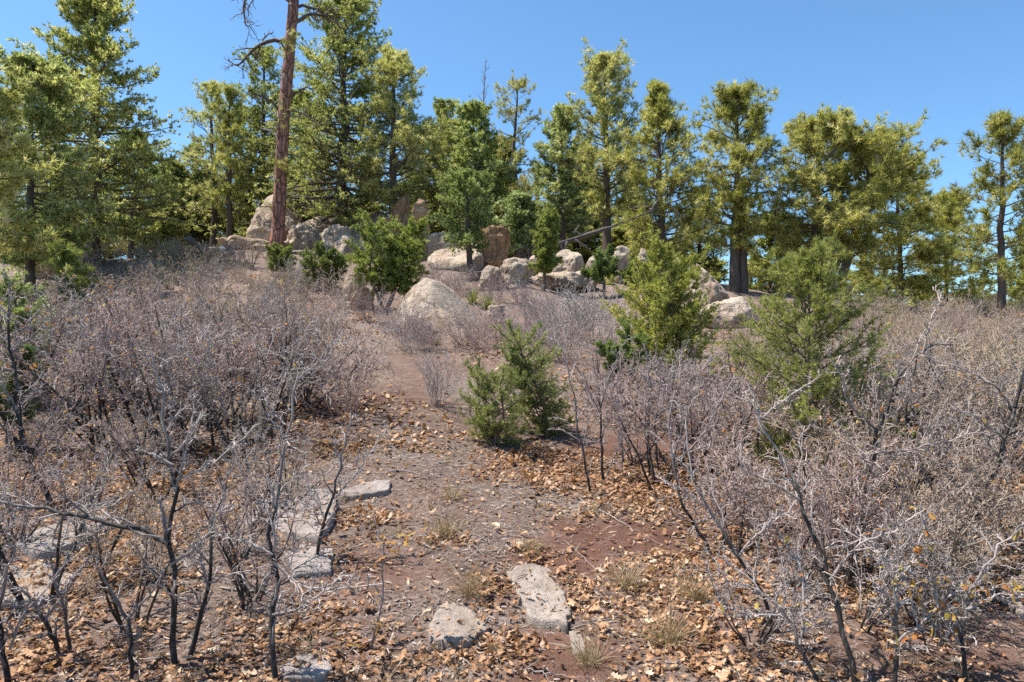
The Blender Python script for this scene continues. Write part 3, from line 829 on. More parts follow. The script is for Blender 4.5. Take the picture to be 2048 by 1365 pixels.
rng = np.random.default_rng(77)
DP = 23.0
bp = at(553, DP)
rp = empty("ponderosa_pine", bp)
tag(rp, "tall red-barked pine trunk with dead twisted limbs, rising out of the picture", "tree")
pts = [(553, 505), (556, 440), (561, 360), (566, 260), (573, 160), (581, 60), (587, 0), (594, -120), (600, -260)]
P = spline(np.array([W(px, py, DP) for px, py in pts]) - bp, 60)[None]
P[0, 0, 2] = -.3
P[0, 3:, 0] += .03 * vnoise(np.stack([np.arange(57) * .21, np.zeros(57), np.zeros(57)], 1), 3)
wd = np.interp(np.linspace(0, 1, 60), [0, .03, .15, .4, .65, .85, 1], [17, 13.6, 12.4, 11.4, 10, 7, 3]) / F * DP
tb = MB(); V, Q = rough_tube(P, wd[None], 26, .13, 5, 4.0); tb.add(V, Q); tb.build("trunk", M_RED, rp)
for pts, r0, r1, k1 in [
    ([(574, 78), (545, 80), (520, 88), (500, 105), (485, 125), (470, 135), (458, 122)], .085, .015, 9),
    ([(583, 5), (560, -8), (520, -20), (495, -5), (482, 12), (490, 45), (515, 70)], .07, .012, 9),
    ([(585, 45), (612, 33), (640, 28), (665, 38), (685, 62)], .075, .012, 8),
    ([(586, 10), (615, 12), (645, 22), (668, 50), (672, 75)], .06, .012, 7),
    ([(588, -20), (630, -30), (660, -20), (690, -5)], .06, .012, 6),
    ([(566, 235), (545, 205), (520, 192), (498, 188)], .055, .012, 4),
    ([(570, 190), (590, 188), (615, 175), (630, 178)], .055, .012, 4),
    ([(567, 250), (555, 232), (548, 220)], .04, .015, 0),
    ([(562, 275), (540, 262), (526, 258)], .035, .012, 2),
    ([(570, 215), (600, 225), (625, 240), (640, 252)], .045, .012, 3),
    ([(560, 355), (545, 352), (535, 355)], .03, .012, 0),
    ([(570, 100), (565, 90), (562, 85)], .04, .02, 0),
    ([(594, -120), (620, -150), (650, -150)], .05, .012, 5), ([(592, -90), (560, -120), (530, -130)], .05, .012, 5)]:
    limb_set(rp, pts, DP, r0, r1, rng, M_PBARK if r0 > .05 else M_DEAD, k1 + 2 if k1 else 0, 5, .30, base=bp, d1=DP + rng.uniform(-.8, .8))
pos = []
for px, py, n, s in [(580, 78, 26, 9), (572, 95, 12, 8), (560, 325, 30, 12), (578, 340, 16, 10), (573, 205, 10, 10), (596, -200, 60, 40), (560, 250, 8, 9)]:
    q = np.array([W(px + rng.normal() * s, py + rng.normal() * s, DP - .15 + rng.normal() * .25) for _ in range(n)]) - bp
    pos.append(q)
pos = np.concatenate(pos)
V, Fc, A = tufts(pos, rng.normal(size=pos.shape) + [0, 0, .6], rng, 22, .19, .014, .6, .7, np.clip(.55 + .2 * rng.normal(size=len(pos)), 0, 1))
fb = MB(); fb.add(V, Fc, A); fb.build("needle_tufts", M_PINE, rp, False, (1, 1, 1))["kind"] = "stuff"

# dead spire and fallen logs
rng = np.random.default_rng(78)
bp = at(970, 29)
rs = empty("dead_tree", bp); tag(rs, "thin bare dead spire poking above the blue-green fir", "tree")
P = spline(np.array([W(968, 480, 29), W(969, 300, 29), W(967, 200, 29), W(971, 122, 29)]) - bp, 14)[None]; P[0, 0, 2] = -.2
R = np.linspace(.09, .012, 14)[None]
b = MB(); V, Q = tubes(P, R, 7); b.add(V, Q, .2); b.build("trunk", M_DEAD, rs)
P1, R1 = grow(P, R, rng, 26, .45, .99, .7, 1.1, .95, 5, .14, .05, .5, .008, .5, .7)
P2, R2 = grow(P1, R1, rng, 3, .3, .9, .4, .9, .3, 4, .15, .05, .6, .006, .5, .5)
b = MB()
for p_, r_, k_ in ((P1, R1, 4), (P2, R2, 3)):
    V, Q = tubes(p_, r_, k_); b.add(V, Q, .35)
b.build("branchwork", M_DEAD, rs)

def log(name, pts, d, r0, r1, label, seed, limbs=(), d1=None):
    rng = np.random.default_rng(seed)
    d1 = d1 or d
    bp = W(*pts[0], d)
    e = empty(name, bp); tag(e, label, "log")
    P = spline(np.array([W(px, py, d + (d1 - d) * i / (len(pts) - 1)) for i, (px, py) in enumerate(pts)]) - bp, 22)[None]
    P[0] += rng.normal(size=(22, 3)) * r0 * .12
    V, Q = rough_tube(P, np.interp(np.linspace(0, 1, 22), [0, .28, .34, 1], [r0, r0 * .85, r0 * .4, r1])[None], 12, .2, seed, 3); b = MB(); b.add(V, Q, .2)
    n = len(V); b.add(np.vstack([V[:12], P[0, 0]]), np.stack([np.full(12, 12), (np.arange(12) + 1) % 12, np.arange(12)], 1), .9)
    b.build("trunk", M_DEAD, e, True, (.45, .43, .42))
    for l in limbs:
        limb_set(e, l, d, .035, .008, rng, M_DEAD, 3, 2, .3, base=bp)
log("fallen_log", [(1116, 489), (1150, 478), (1198, 463), (1260, 440), (1320, 415), (1380, 392), (1428, 372)], 20.2, .065, .016, "grey dead log leaning up to the right across the rocks", 79,
    [[(1150, 480), (1170, 492), (1182, 502)], [(1135, 484), (1128, 500), (1122, 515)], [(1300, 424), (1312, 405), (1320, 395)], [(1340, 410), (1355, 425), (1372, 440)], [(1165, 472), (1150, 462), (1158, 450)], [(1120, 488), (1135, 520), (1150, 540)]], 21)
log("fallen_log", [(374, 478), (388, 486), (402, 500), (412, 520)], 19.5, .1, .08, "short bent pale log at the top of the left thicket", 80)

# ------------------------------------------------------------------ junipers, saplings and little firs in front of the tree line
def bush(px, d, top, prof, label, seed, m, style='juniper', nb=60, color=(1, 1, 1), L=.06, w=.014, per=6, k=12, k2=7, base_py=None, name="juniper_bush", multi=3, tr=.035, cat="bush", e_bot=.25, e_top=1.0, tb=0.0, spread=.55):
    """conifer close enough to show its sprays"""
    rng = np.random.default_rng(seed)
    c = at(px, d) if base_py is None else G(px, base_py)
    d = c[1]; s = d / F
    H = (EYE - (top - 682.5) * s) - c[2]
    root = empty(name, c); tag(root, label, cat)
    zr = np.array([(EYE - (py - 682.5) * s) - c[2] for py, _ in prof]); hw = np.array([v * s for _, v in prof])
    o = np.argsort(zr); zr, hw = zr[o], hw[o]
    mt = 12
    D0 = np.array([[0, 0, 1.]]) if multi == 1 else np.column_stack([rng.normal(size=(multi, 2)) * .28, np.ones(multi)])
    T = walk(np.zeros((multi, 3)) - [0, 0, .05], D0, np.linspace(H, H * .7, multi), mt, .05 if multi == 1 else .12, .12, rng)
    RT = np.linspace(tr, .006, mt)[None] * np.linspace(1, .6, multi)[:, None]
    tbm = MB(); V, Q = tubes(T, RT, 7); tbm.add(V, Q, .35); tbm.build("trunk", M_PBARK, root)
    n1 = max(4, nb // multi)
    allP1, allR1, allL = [], [], []
    for q in range(multi):
        zb = zr[0] + (min(zr[-1], T[q, -1, 2]) - zr[0]) * ((np.arange(n1) + rng.random(n1)) / n1) ** .9
        ln = np.maximum(np.interp(zb, zr, hw) * rng.uniform(.6, 1.1, n1), .06)
        if multi > 1: ln *= .8
        az = np.arange(n1) * 2.4 + rng.normal(size=n1) * .4
        el = e_bot + (e_top - e_bot) * ((zb - zr[0]) / max(zr[-1] - zr[0], .01)) ** 1.4 + rng.normal(size=n1) * .15
        D = np.stack([np.cos(az) * np.cos(el), np.sin(az) * np.cos(el), np.sin(el)], 1)
        P0 = np.stack([np.interp(zb, T[q, :, 2], T[q, :, i]) for i in range(2)] + [zb], 1)
        allP1.append(walk(P0, D, ln / np.maximum(np.cos(el), .6), 7, .1, .05, rng)); allL.append(ln)
        allR1.append(np.linspace(.008, .003, 7)[None] * np.ones((n1, 1)))
    P1, R1, ln = np.concatenate(allP1), np.concatenate(allR1), np.concatenate(allL)
    P2, R2 = grow(P1, R1, rng, k2, .18, 1, .45, 1.05, ln * .45, 5, .14, .12, .6, .002, .5, .4)
    bb = MB(); V, Q = tubes(P1, R1, 4); bb.add(V, Q, .4); V, Q = tubes(P2[:, ::4], R2[:, ::4], 3); bb.add(V, Q, .6)
    bb.build("branchwork", M_PBARK, root)
    n2 = len(P2)
    ts = .15 + .85 * (np.arange(per)[None] + rng.random((n2, per))) / per
    ix = np.minimum((ts * 4).astype(int), 3); f = (ts * 4 - ix)[..., None]; r = np.arange(n2)[:, None]
    pos = (P2[r, ix] * (1 - f) + P2[r, ix + 1] * f).reshape(-1, 3); dr = nrm(P2[r, ix + 1] - P2[r, ix]).reshape(-1, 3)
    # along the outer half of each limb too
    q = rng.uniform(.35, 1, (len(P1), 5)); ix = np.minimum((q * 6).astype(int), 5); f = (q * 6 - ix)[..., None]; r = np.arange(len(P1))[:, None]
    pos = np.concatenate([pos, (P1[r, ix] * (1 - f) + P1[r, ix + 1] * f).reshape(-1, 3)]); dr = np.concatenate([dr, nrm(P1[r, ix + 1] - P1[r, ix]).reshape(-1, 3)])
    pos = pos + rng.normal(size=pos.shape) * L * .25
    tint = np.clip(.46 + tb + .2 * rng.normal(size=len(pos)) + .2 * fbm(pos * 3 + seed, 2, seed), 0, 1)
    V, Fc, A = tufts(pos, dr, rng, k, L, w, spread, .8, tint)
    fb = MB(); fb.add(V, Fc, A); fb.build("crown", m, root, False, color)
    return root

bush(770, 15.8, 432, [(436, 14), (465, 46), (505, 62), (545, 64), (585, 52)], "round bright green pinyon bush left of the whaleback boulder", 201, M_JUN, nb=130, color=(1.0, 1.06, .92), L=.085, w=.017, per=6, k=11, name="pinyon_bush", tr=.06, e_bot=-.1)
bush(1086, 18.0, 428, [(428, 8), (470, 26), (515, 32), (550, 28)], "slim upright juniper between two pale boulders", 202, M_JUN, nb=70, color=(.95, 1, .9), L=.085, w=.02, name="juniper_tree", multi=1, cat="tree", tr=.06)
bush(1206, 17.6, 512, [(512, 18), (535, 36), (558, 30)], "low round blue-green juniper below the fallen log", 203, M_JUN, nb=50, color=(.75, .88, .95), L=.07, w=.018)
bush(1262, 17.8, 528, [(528, 12), (555, 30), (575, 26)], "dark low juniper right of the round blue-green one", 204, M_JUN, nb=36, color=(.65, .72, .65), L=.07, w=.018)
bush(1330, 10.2, 508, [(508, 18), (560, 78), (620, 118), (690, 132), (765, 120)], "large yellow-green juniper rising from the right thicket", 205, M_JUN, nb=140, color=(1.4, 1.32, 1.1), L=.062, w=.011, per=6, k=10, k2=8, multi=3, tr=.05)
bush(1228, 9.6, 640, [(640, 8), (680, 26), (730, 34), (770, 26)], "small pale juniper left of the large yellow-green juniper", 206, M_JUN, nb=40, color=(.9, 1.0, 1.1), L=.055, w=.012)
bush(1606, 6.7, 520, [(520, 10), (580, 70), (650, 125), (730, 168), (810, 176), (900, 145), (960, 90)], "feathery blue-green fir sapling in the right thicket", 207, M_FIR, nb=105, color=(.92, .93, .74), L=.055, w=.005, per=8, k=13, k2=8, multi=1, tr=.032, name="fir_sapling", cat="sapling", e_bot=.0, e_top=.9, spread=.45)
bush(990, 8.0, 728, [(734, 26), (765, 66), (810, 90), (850, 92), (892, 70)], "small dark green fir, left of the pair beside the path", 208, M_FIR, nb=72, color=(.86, .90, .82), L=.045, w=.0045, per=6, k=11, k2=6, multi=3, tr=.018, base_py=890, name="fir_sapling", cat="sapling", e_bot=-.05, spread=.5)
bush(1098, 8.6, 655, [(658, 20), (700, 58), (760, 84), (820, 86), (872, 66)], "taller small fir, right of the pair beside the path", 209, M_FIR, nb=84, color=(.84, .89, .84), L=.045, w=.0045, per=6, k=12, k2=7, multi=2, tr=.02, base_py=868, name="fir_sapling", cat="sapling", e_bot=-.05, spread=.5)
bush(138, 12.5, 500, [(500, 5), (530, 26), (560, 44), (590, 50), (620, 40)], "little green pine poking out of the left thicket beside flat rocks", 210, M_PINE, nb=44, color=(.75, .85, .7), L=.1, w=.008, per=4, k=16, k2=5, multi=1, name="pine_sapling", cat="sapling", spread=.6)
bush(60, 9.0, 560, [(560, 12), (620, 60), (680, 80), (740, 70)], "pale green sapling inside the thicket at the left edge", 211, M_FIR, nb=60, color=(1.0, 1.1, 1.2), L=.06, w=.008, per=5, k=12, k2=6, multi=2, name="fir_sapling", cat="sapling")
bush(642, 17.4, 505, [(505, 16), (530, 46), (560, 60), (580, 50)], "dark green low shrub between red pine and round pinyon bush", 212, M_JUN, nb=50, color=(.68, .76, .72), L=.075, w=.018, name="evergreen_shrub")
bush(560, 18.5, 498, [(498, 14), (520, 34), (550, 40)], "small grey-green shrub right under the red pine", 213, M_JUN, nb=30, color=(.8, .84, .85), L=.075, w=.018, name="evergreen_shrub")
bush(15, 7.2, 700, [(700, 10), (750, 40), (810, 52), (860, 40)], "dark green fir sapling half hidden at the left edge", 214, M_BLUE, nb=44, color=(.9, .95, .9), L=.05, w=.006, per=5, k=12, k2=6, multi=1, name="fir_sapling", cat="sapling")

# yuccas
def yucca(px, py, h, n, label, seed, spread=1.0, color=(1, 1, 1), lo=.1):
    rng = np.random.default_rng(seed)
    c = G(px, py)
    root = empty("yucca", c); tag(root, label, "yucca")
    el = rng.uniform(lo, 1.45, n); az = rng.random(n) * 6.28
    D = np.stack([np.cos(az) * np.cos(el) * spread, np.sin(az) * np.cos(el) * spread, np.sin(el)], 1)
    P = walk(np.zeros((n, 3)) + rng.normal(size=(n, 3)) * .02, D, h * rng.uniform(.75, 1.1, n), 5, .03, -.06, rng)
    T = nrm(np.gradient(P, axis=1)); sd = nrm(np.cross(T, np.array([0, 0, 1.]) + rng.normal(size=(n, 1, 3)) * .2))
    wv = np.array([.010, .015, .013, .008, .001])[None, :, None]
    V = np.stack([P - sd * wv, P + [0, 0, -.004], P + sd * wv], 2)
    i = np.arange(n)[:, None, None] * 15 + np.arange(4)[None, :, None] * 3 + np.arange(2)[None, None]
    Q = np.stack([i, i + 1, i + 4, i + 3], -1).reshape(-1, 4)
    b = MB(); b.add(V.reshape(-1, 3), Q, np.repeat(np.clip(rng.normal(.5, .25, n), 0, 1), 15))
    b.build("leaf_rosette", M_YUCCA, root, True, color)["kind"] = "stuff"
    V, T_ = ico(2); b = MB(); b.add(V * [.05, .05, .06], T_, .2); b.build("stem_base", M_PBARK, root)
yucca(832, 642, .62, 110, "grey-green yucca leaning against the whaleback boulder", 301, 1.0, (.85, .9, .95))
yucca(945, 612, .42, 60, "upright spiky yucca, left of the two right of the whaleback boulder", 302, .8, (1.1, 1.1, .9), .5)
yucca(976, 618, .38, 60, "wider spiky yucca, right of the two right of the whaleback boulder", 303, 1.0, (1, 1, .85), .2)

# ------------------------------------------------------------------ bare oak shrubs
def leaf_cards(P, rng, size, up=.5):
    """small lobed leaves hanging on twigs"""
    n = len(P)
    T = np.array([[0, 0, 0], [.30, .22, .03], [.55, .16, .0], [.78, .26, .04], [1.0, 0, -.02], [.78, -.26, .05], [.55, -.16, .0], [.30, -.22, .02]])
    Fc = np.array([[0, 1, 2], [0, 2, 6], [0, 6, 7], [2, 3, 4], [2, 4, 6], [4, 5, 6]])
    a = nrm(rng.normal(size=(n, 3)) + [0, 0, -.2]); u, v = basis(a)
    s = size * rng.uniform(.6, 1.2, (n, 1, 1))
    V = P[:, None] + s * (T[None, :, 0:1] * a[:, None] + T[None, :, 1:2] * u[:, None] + T[None, :, 2:3] * v[:, None] * 2)
    I = (np.arange(n)[:, None, None] * 8 + Fc[None]).reshape(-1, 3)
    return V.reshape(-1, 3), I, np.repeat(np.clip(rng.normal(.5, .28, n), 0, 1), 8)

def shrub_parts(root, S, RS, rng, k=(6, 5, 3), L=(.5, .45, .5), wob=.22, up=.06, leaves=0, twr=.0021, color=(1, 1, 1), t0=.25, ang=(.4, 1.05), leafsize=.05, single=False):
    """S: main stems; grows twigs in three orders"""
    ln = np.linalg.norm(np.diff(S, axis=1), axis=2).sum(1)
    for q in ([slice(i, i + 1) for i in range(len(S))] if single else [slice(None)]):
        b = MB(); V, Q = tubes(S[q], RS[q], 8 if single else 6); rr = np.repeat(RS[q].ravel(), 8 if single else 6); b.add(V, Q, np.clip(.95 - (rr - .004) / .0055, 0, 1))
        b.build("stem", M_OAK, root, True, color)
    P1, R1 = grow(S, RS, rng, k[0], t0, 1, ang[0], ang[1], ln * L[0], 7, wob, up, .6, twr * 1.4, .4, .45)
    l1 = np.linalg.norm(np.diff(P1, axis=1), axis=2).sum(1)
    P2, R2 = grow(P1, R1, rng, k[1], .15, 1, ang[0], ang[1] + .1, l1 * L[1], 6, wob * 1.15, up * .8, .62, twr * 1.1, .5, .4)
    l2 = np.linalg.norm(np.diff(P2, axis=1), axis=2).sum(1)
    P3, R3 = grow(P2, R2, rng, k[2], .2, 1, ang[0], ang[1] + .15, l2 * L[2], 4, wob * 1.3, up, .7, twr, .6, .3)
    b = MB()
    for P_, R_, s in ((P1, R1, 5), (P2, R2, 3), (P3, R3, 3)):
        if s == 3:
            P_, R_ = P_[:, (0, 1, -1) if P_.shape[1] == 4 else (0, 1, 3, 5)], R_[:, (0, 1, -1) if P_.shape[1] == 4 else (0, 1, 3, 5)]
        V, Q = tubes(P_, R_, s); rr = np.repeat(R_.ravel(), s)
        b.add(V, Q, np.clip(.74 - (rr - .0045) / .005 + np.repeat(rng.normal(size=len(P_)) * .33, P_.shape[1] * s), 0, 1))
    b.build("twig_spray", M_OAK, root, True, color)["kind"] = "stuff" 
    if leaves:
        q = rng.integers(0, len(P3), leaves); pp = P3[q, -1]
        V, Fc, A = leaf_cards(pp, rng, leafsize)
        if single:
            for i in range(leaves):
                lb = MB(); lb.add(V[i * 8:i * 8 + 8], Fc[:6], A[i * 8:i * 8 + 8]); lb.build("leaf", M_OLD, root, False)
        else:
            lb = MB(); lb.add(V, Fc, A); lb.build("clinging_leaf_cluster", M_OLD, root, False)["kind"] = "stuff" 

def shrub_proto(seed, n, H, spread, r, k, L, wob, up, leaves, name="oak_shrub", twr=.0034, crown=.3):
    rng = np.random.default_rng(seed)
    root = empty(name, (0, 0, 0))
    az = rng.random(n) * 6.28; rad = np.abs(rng.normal(size=n)) * .10
    P0 = np.stack([np.cos(az) * rad, np.sin(az) * rad, np.full(n, -.06)], 1)
    D = np.stack([np.cos(az) * spread, np.sin(az) * spread, np.ones(n)], 1) + rng.normal(size=(n, 3)) * .15
    S = walk(P0, D, H * rng.uniform(.7, 1.1, n), 9, .10, .05, rng)
    R = r * rng.uniform(.6, 1.1, (n, 1)) * np.linspace(1, .32, 9)[None]
    shrub_parts(root, S, R, rng, k, L, wob, up, leaves, twr, t0=crown)
    return root
PROTO = [
    shrub_proto(401, 7, 1.25, .42, .015, (7, 5, 4), (.42, .48, .5), .22, .05, 40),
    shrub_proto(402, 9, 1.15, .55, .013, (6, 5, 4), (.42, .5, .5), .24, .04, 25),
    shrub_proto(403, 6, 1.35, .35, .018, (7, 6, 4), (.40, .46, .5), .24, .03, 70),
    shrub_proto(404, 10, 1.0, .65, .012, (6, 5, 4), (.45, .5, .5), .25, .06, 0),
    shrub_proto(405, 5, 1.4, .3, .019, (8, 6, 4), (.42, .45, .5), .26, .02, 20),
    # wand-like mountain shrubs: many straight thin stems fanning from the base
    shrub_proto(406, 26, .85, .50, .0055, (5, 4, 2), (.38, .45, .5), .10, .10, 0, "wand_shrub", .0026, .2),
    shrub_proto(407, 34, .75, .62, .0050, (5, 3, 2), (.36, .45, .5), .11, .10, 0, "wand_shrub", .0026, .2),
    shrub_proto(408, 20, 1.0, .38, .0065, (6, 4, 2), (.36, .45, .5), .10, .10, 0, "wand_shrub", .0026, .2),
]
PH = [1.35, 1.25, 1.45, 1.15, 1.5, .95, .85, 1.1]
used = [False] * len(PROTO)
rsh = np.random.default_rng(9)
GREY, TAN, PURP, OLIV, PINK = (1, 1, 1), (1.05, .94, .78), (.92, .82, .84), (.98, .95, .72), (1.05, .92, .88)
SHRUBS = []
def put(v, c, h, col, label, cat, group, wide=1.0, rz=None):
    k = h / PH[v]
    j = rsh.uniform(.88, 1.12)
    col = tuple(x * j for x in col)
    rz = rsh.random() * 6.28 if rz is None else rz
    if not used[v]:
        used[v] = True
        r = PROTO[v]
        r.location = tuple(c); r.rotation_euler = (0, 0, rz); r.scale = (k * wide, k * wide, k)
        for ch in r.children:
            if not ch.name.startswith("clinging"): ch.color = (*col, 1)
    else:
        src_ = PROTO[v]
        r = copy_tree(src_, c, rz, (k * wide, k * wide, k))
        for ch in r.children:
            if not ch.name.startswith("clinging"): ch.color = (*col, 1)
    tag(r, label, cat, group)
    SHRUBS.append((c[0], c[1], h))
    return r

# placed one by one: (variant, px, base row, top row, colour, label)
for v, px, py, top, col, lab, wd in [
    (7, 690, 830, 640, PINK, "dense fan-shaped bare shrub left of the path", 1.2),
    (7, 876, 812, 668, GREY, "upright bare shrub standing alone in the path left of the small firs", .9),
    (5, 968, 700, 590, PINK, "bare wand shrub behind the pair of small firs", 1.0),
    (6, 805, 672, 590, PURP, "purple-grey wand shrub against the left side of the whaleback boulder", 1.1),
    (5, 735, 640, 560, PURP, "purple-grey wand shrub under the round pinyon bush", 1.1),
    (6, 900, 590, 520, PURP, "purple-grey wand shrub above the whaleback boulder", 1.2),
    (5, 860, 570, 505, PURP, "purple-grey wand shrub below the wide pale slab", 1.1),
    (6, 985, 605, 540, PURP, "purple-grey wand shrub in front of the dark-sided boulder", 1.1),
    (6, 1040, 605, 545, PURP, "purple-grey wand shrub in front of the rounded grey-white boulder", 1.1),
    (5, 1060, 525, 480, PURP, "wand shrub between the orange block and the slim juniper", 1.2),
    (5, 1140, 690, 545, GREY, "pale grey wand shrub, left of the clump below the flat ledge", 1.2),
    (7, 1190, 680, 545, GREY, "pale grey wand shrub, right of the clump below the flat ledge", 1.2),
    (6, 1110, 640, 565, GREY, "short pale wand shrub below the slim juniper", 1.2),
    (5, 1040, 690, 610, PURP, "low wand shrub below and right of the whaleback boulder", 1.0),
    (7, 860, 700, 622, PURP, "upright wand shrub in front of the whaleback boulder", 1.1),
    (6, 925, 690, 625, PINK, "spreading wand shrub at the right foot of the whaleback boulder", 1.2),
    (5, 1250, 720, 590, GREY, "pale wand shrub left of the large juniper", 1.0),
]:
    c = G(px, py)
    put(v, c, max(.3, (py - top) / F * c[1]), col, lab, "shrub", None, wd)

# thickets
REG = [  # photo band, how many, colours, variants, height range, label, group
    ((0, 700), (690, 800), 26, [GREY, PINK, TAN], [0, 1, 2, 3, 4], (1.0, 1.5), "leafless grey oak shrub in the middle of the left thicket", "left thicket oak shrubs"),
    ((0, 660), (800, 930), 20, [GREY, PINK, PURP], [0, 1, 2, 4], (1.15, 1.7), "leafless oak shrub on orange leaves at the near side of the left thicket", "near left oak shrubs"),
    ((130, 720), (600, 690), 26, [TAN, PINK, GREY, OLIV], [0, 1, 3, 5, 6], (.7, 1.15), "tan leafless shrub on the upper slope of the left thicket", "upper left shrubs"),
    ((150, 690), (530, 600), 24, [TAN, OLIV, GREY], [1, 3, 5, 6], (.6, 1.0), "pale twiggy shrub along the top of the left thicket below the trees", "topmost left shrubs"),
    ((120, 520), (512, 532), 22, [TAN, OLIV, GREY], [1, 3, 5, 6], (.5, .9), "pale low shrub on the crest at the foot of the left-hand trees", "crest shrubs left"),
    ((1500, 2048), (624, 652), 16, [OLIV, TAN, PINK], [1, 3, 5, 6], (.5, .8), "olive shrub on the crest at the foot of the right-hand pines", "crest shrubs right"),
    ((770, 1010), (650, 705), 9, [PURP, PINK, GREY], [5, 6, 7], (.45, .75), "purple-grey wand shrub on the slope just below the whaleback boulder", "shrubs below the whaleback boulder"),
    ((1020, 1210), (630, 730), 11, [PURP, PINK, GREY], [5, 6, 7], (.45, .8), "purple-grey wand shrub on the slope above the small firs", "shrubs above the small firs"),
    ((840, 1010), (560, 600), 7, [PURP, PINK], [5, 6], (.4, .65), "purple-grey wand shrub on the slope above the yuccas", "shrubs above the yuccas"),
    ((1190, 1440), (800, 900), 9, [PURP, GREY], [0, 4, 7, 2], (.8, 1.15), "upright purple-grey shrub right of the pair of small firs", "shrubs right of the small firs"),
    ((1230, 1560), (880, 985), 10, [PURP, PINK, GREY], [0, 2, 4], (.85, 1.2), "leafless oak shrub in the leaves right of the path", "oak shrubs right of the path"),
    ((1440, 2048), (720, 830), 24, [TAN, OLIV, GREY], [0, 1, 2, 3], (.8, 1.15), "tan leafless oak shrub in the middle of the right thicket", "right thicket oak shrubs"),
    ((1500, 2048), (650, 720), 30, [OLIV, TAN, PINK], [1, 3, 5, 6], (.6, .95), "olive twiggy shrub on the skyline of the right thicket", "skyline shrubs of the right thicket"),
    ((1640, 2048), (830, 950), 18, [TAN, OLIV, GREY], [0, 1, 2, 3], (1.0, 1.45), "tangled tan oak shrub at the near side of the right thicket", "near right oak shrubs"),
    ((1440, 2048), (960, 1300), 23, [TAN, TAN, GREY, PINK], [1, 3, 0, 2], (.55, 1.05), "low tangled oak brush over leaves at the lower right", "lower right oak brush"),
    ((0, 600), (900, 1250), 16, [GREY, TAN, PINK], [0, 2, 4, 1], (.55, 1.0), "low bare oak sprout among leaves and slabs at the lower left", "lower left oak sprouts"),
]
MARKS = [("the red pine trunk", 555, 490), ("the largest fir trunk", 676, 480), ("the round pinyon bush", 765, 560), ("the whaleback boulder", 860, 620), ("the tilted grey slab", 605, 1040), ("the thin flat grey stone", 735, 985),
         ("the thick-limbed pale sapling", 335, 1000), ("the long-tipped sapling between the slabs", 560, 1000), ("the forked pale sapling", 670, 960), ("the thick stem at the left edge", 50, 850), ("the long grey slab", 120, 1085),
         ("the broad pale slab", 70, 1185), ("the little green pine", 138, 580), ("the bent pale log", 395, 500), ("the tall left fir", 185, 520), ("the fan-shaped shrub by the path", 690, 760), ("the dark green low shrub", 642, 560),
         ("the pair of small firs", 1050, 830), ("the slim pale sapling", 1150, 830), ("the dark upright sapling", 1205, 860), ("the large yellow-green juniper", 1330, 650), ("the blue-green fir sapling", 1606, 760), ("the stout bright-barked sapling", 1760, 860),
         ("the sapling at the right edge", 1990, 950), ("the left-leaning pale sapling", 1600, 1000), ("the lone slim pine", 2006, 620), ("the forked pine", 1468, 590), ("the pines on the boulder", 1640, 590), ("the bushy yellow pine", 1800, 600),
         ("the low tan boulder", 1455, 630), ("the bottom right tangled sapling", 1790, 1230), ("the sprawling sapling", 1560, 1230), ("the pale right-edge stone", 2035, 1190), ("the left-leaning slender sapling", 1430, 1040), ("the spreading dark sapling", 1380, 930)]
COLN = {}
USEDLAB = set()
def which(kind, colname, c, h, mean):
    px, py = c[0] / c[1] * F + 1024, 682.5 - (c[2] + h * .5 - EYE) / c[1] * F
    sz = "tall" if h > mean * 1.13 else ("small" if h < mean * .9 else "middling")
    for nm, mx, my in sorted(MARKS, key=lambda m: math.hypot(m[1] - px, m[2] - py))[:7]:
        dx, dy = px - mx, py - my
        far = math.hypot(dx, dy)
        if far > 420: break
        rel = ("left of" if dx < 0 else "right of") if abs(dx) > abs(dy) else ("above" if dy < 0 else "below")
        lab = f"{sz} {colname} {kind} {'close ' if far < 95 else ('farther ' if far > 190 else '')}{rel} {nm}"
        if lab not in USEDLAB and len(lab.split()) <= 16:
            USEDLAB.add(lab); return lab
    return None
COLN.update({GREY: "grey", TAN: "tan", PURP: "purple-grey", OLIV: "olive-tan", PINK: "pinkish-grey"})
for (x0, x1), (y0, y1), n, cols, vars_, (h0, h1_), lab, grp in REG:
    placed = 0; tries = 0
    while placed < n and tries < n * 8:
        tries += 1
        px, py = rsh.uniform(x0, x1), rsh.uniform(y0, y1)
        c = G(px, py)
        if any((c[0] - a) ** 2 + (c[1] - b_) ** 2 < (.30 * .9) ** 2 for a, b_, _ in SHRUBS): continue
        v_, h_, c_ = int(rsh.choice(vars_)), rsh.uniform(h0, h1_), cols[rsh.integers(len(cols))]
        own = which("bare oak shrub" if v_ < 5 else "wand-stemmed shrub", COLN[c_], c, h_, (h0 + h1_) / 2)
        put(v_, c, h_, c_, own or lab, "shrub", grp, rsh.uniform(.9, 1.2))
        placed += 1
for v, u_ in enumerate(used):
    if not u_:
        for ch in list(PROTO[v].children): bpy.data.objects.remove(ch)
        bpy.data.objects.remove(PROTO[v])

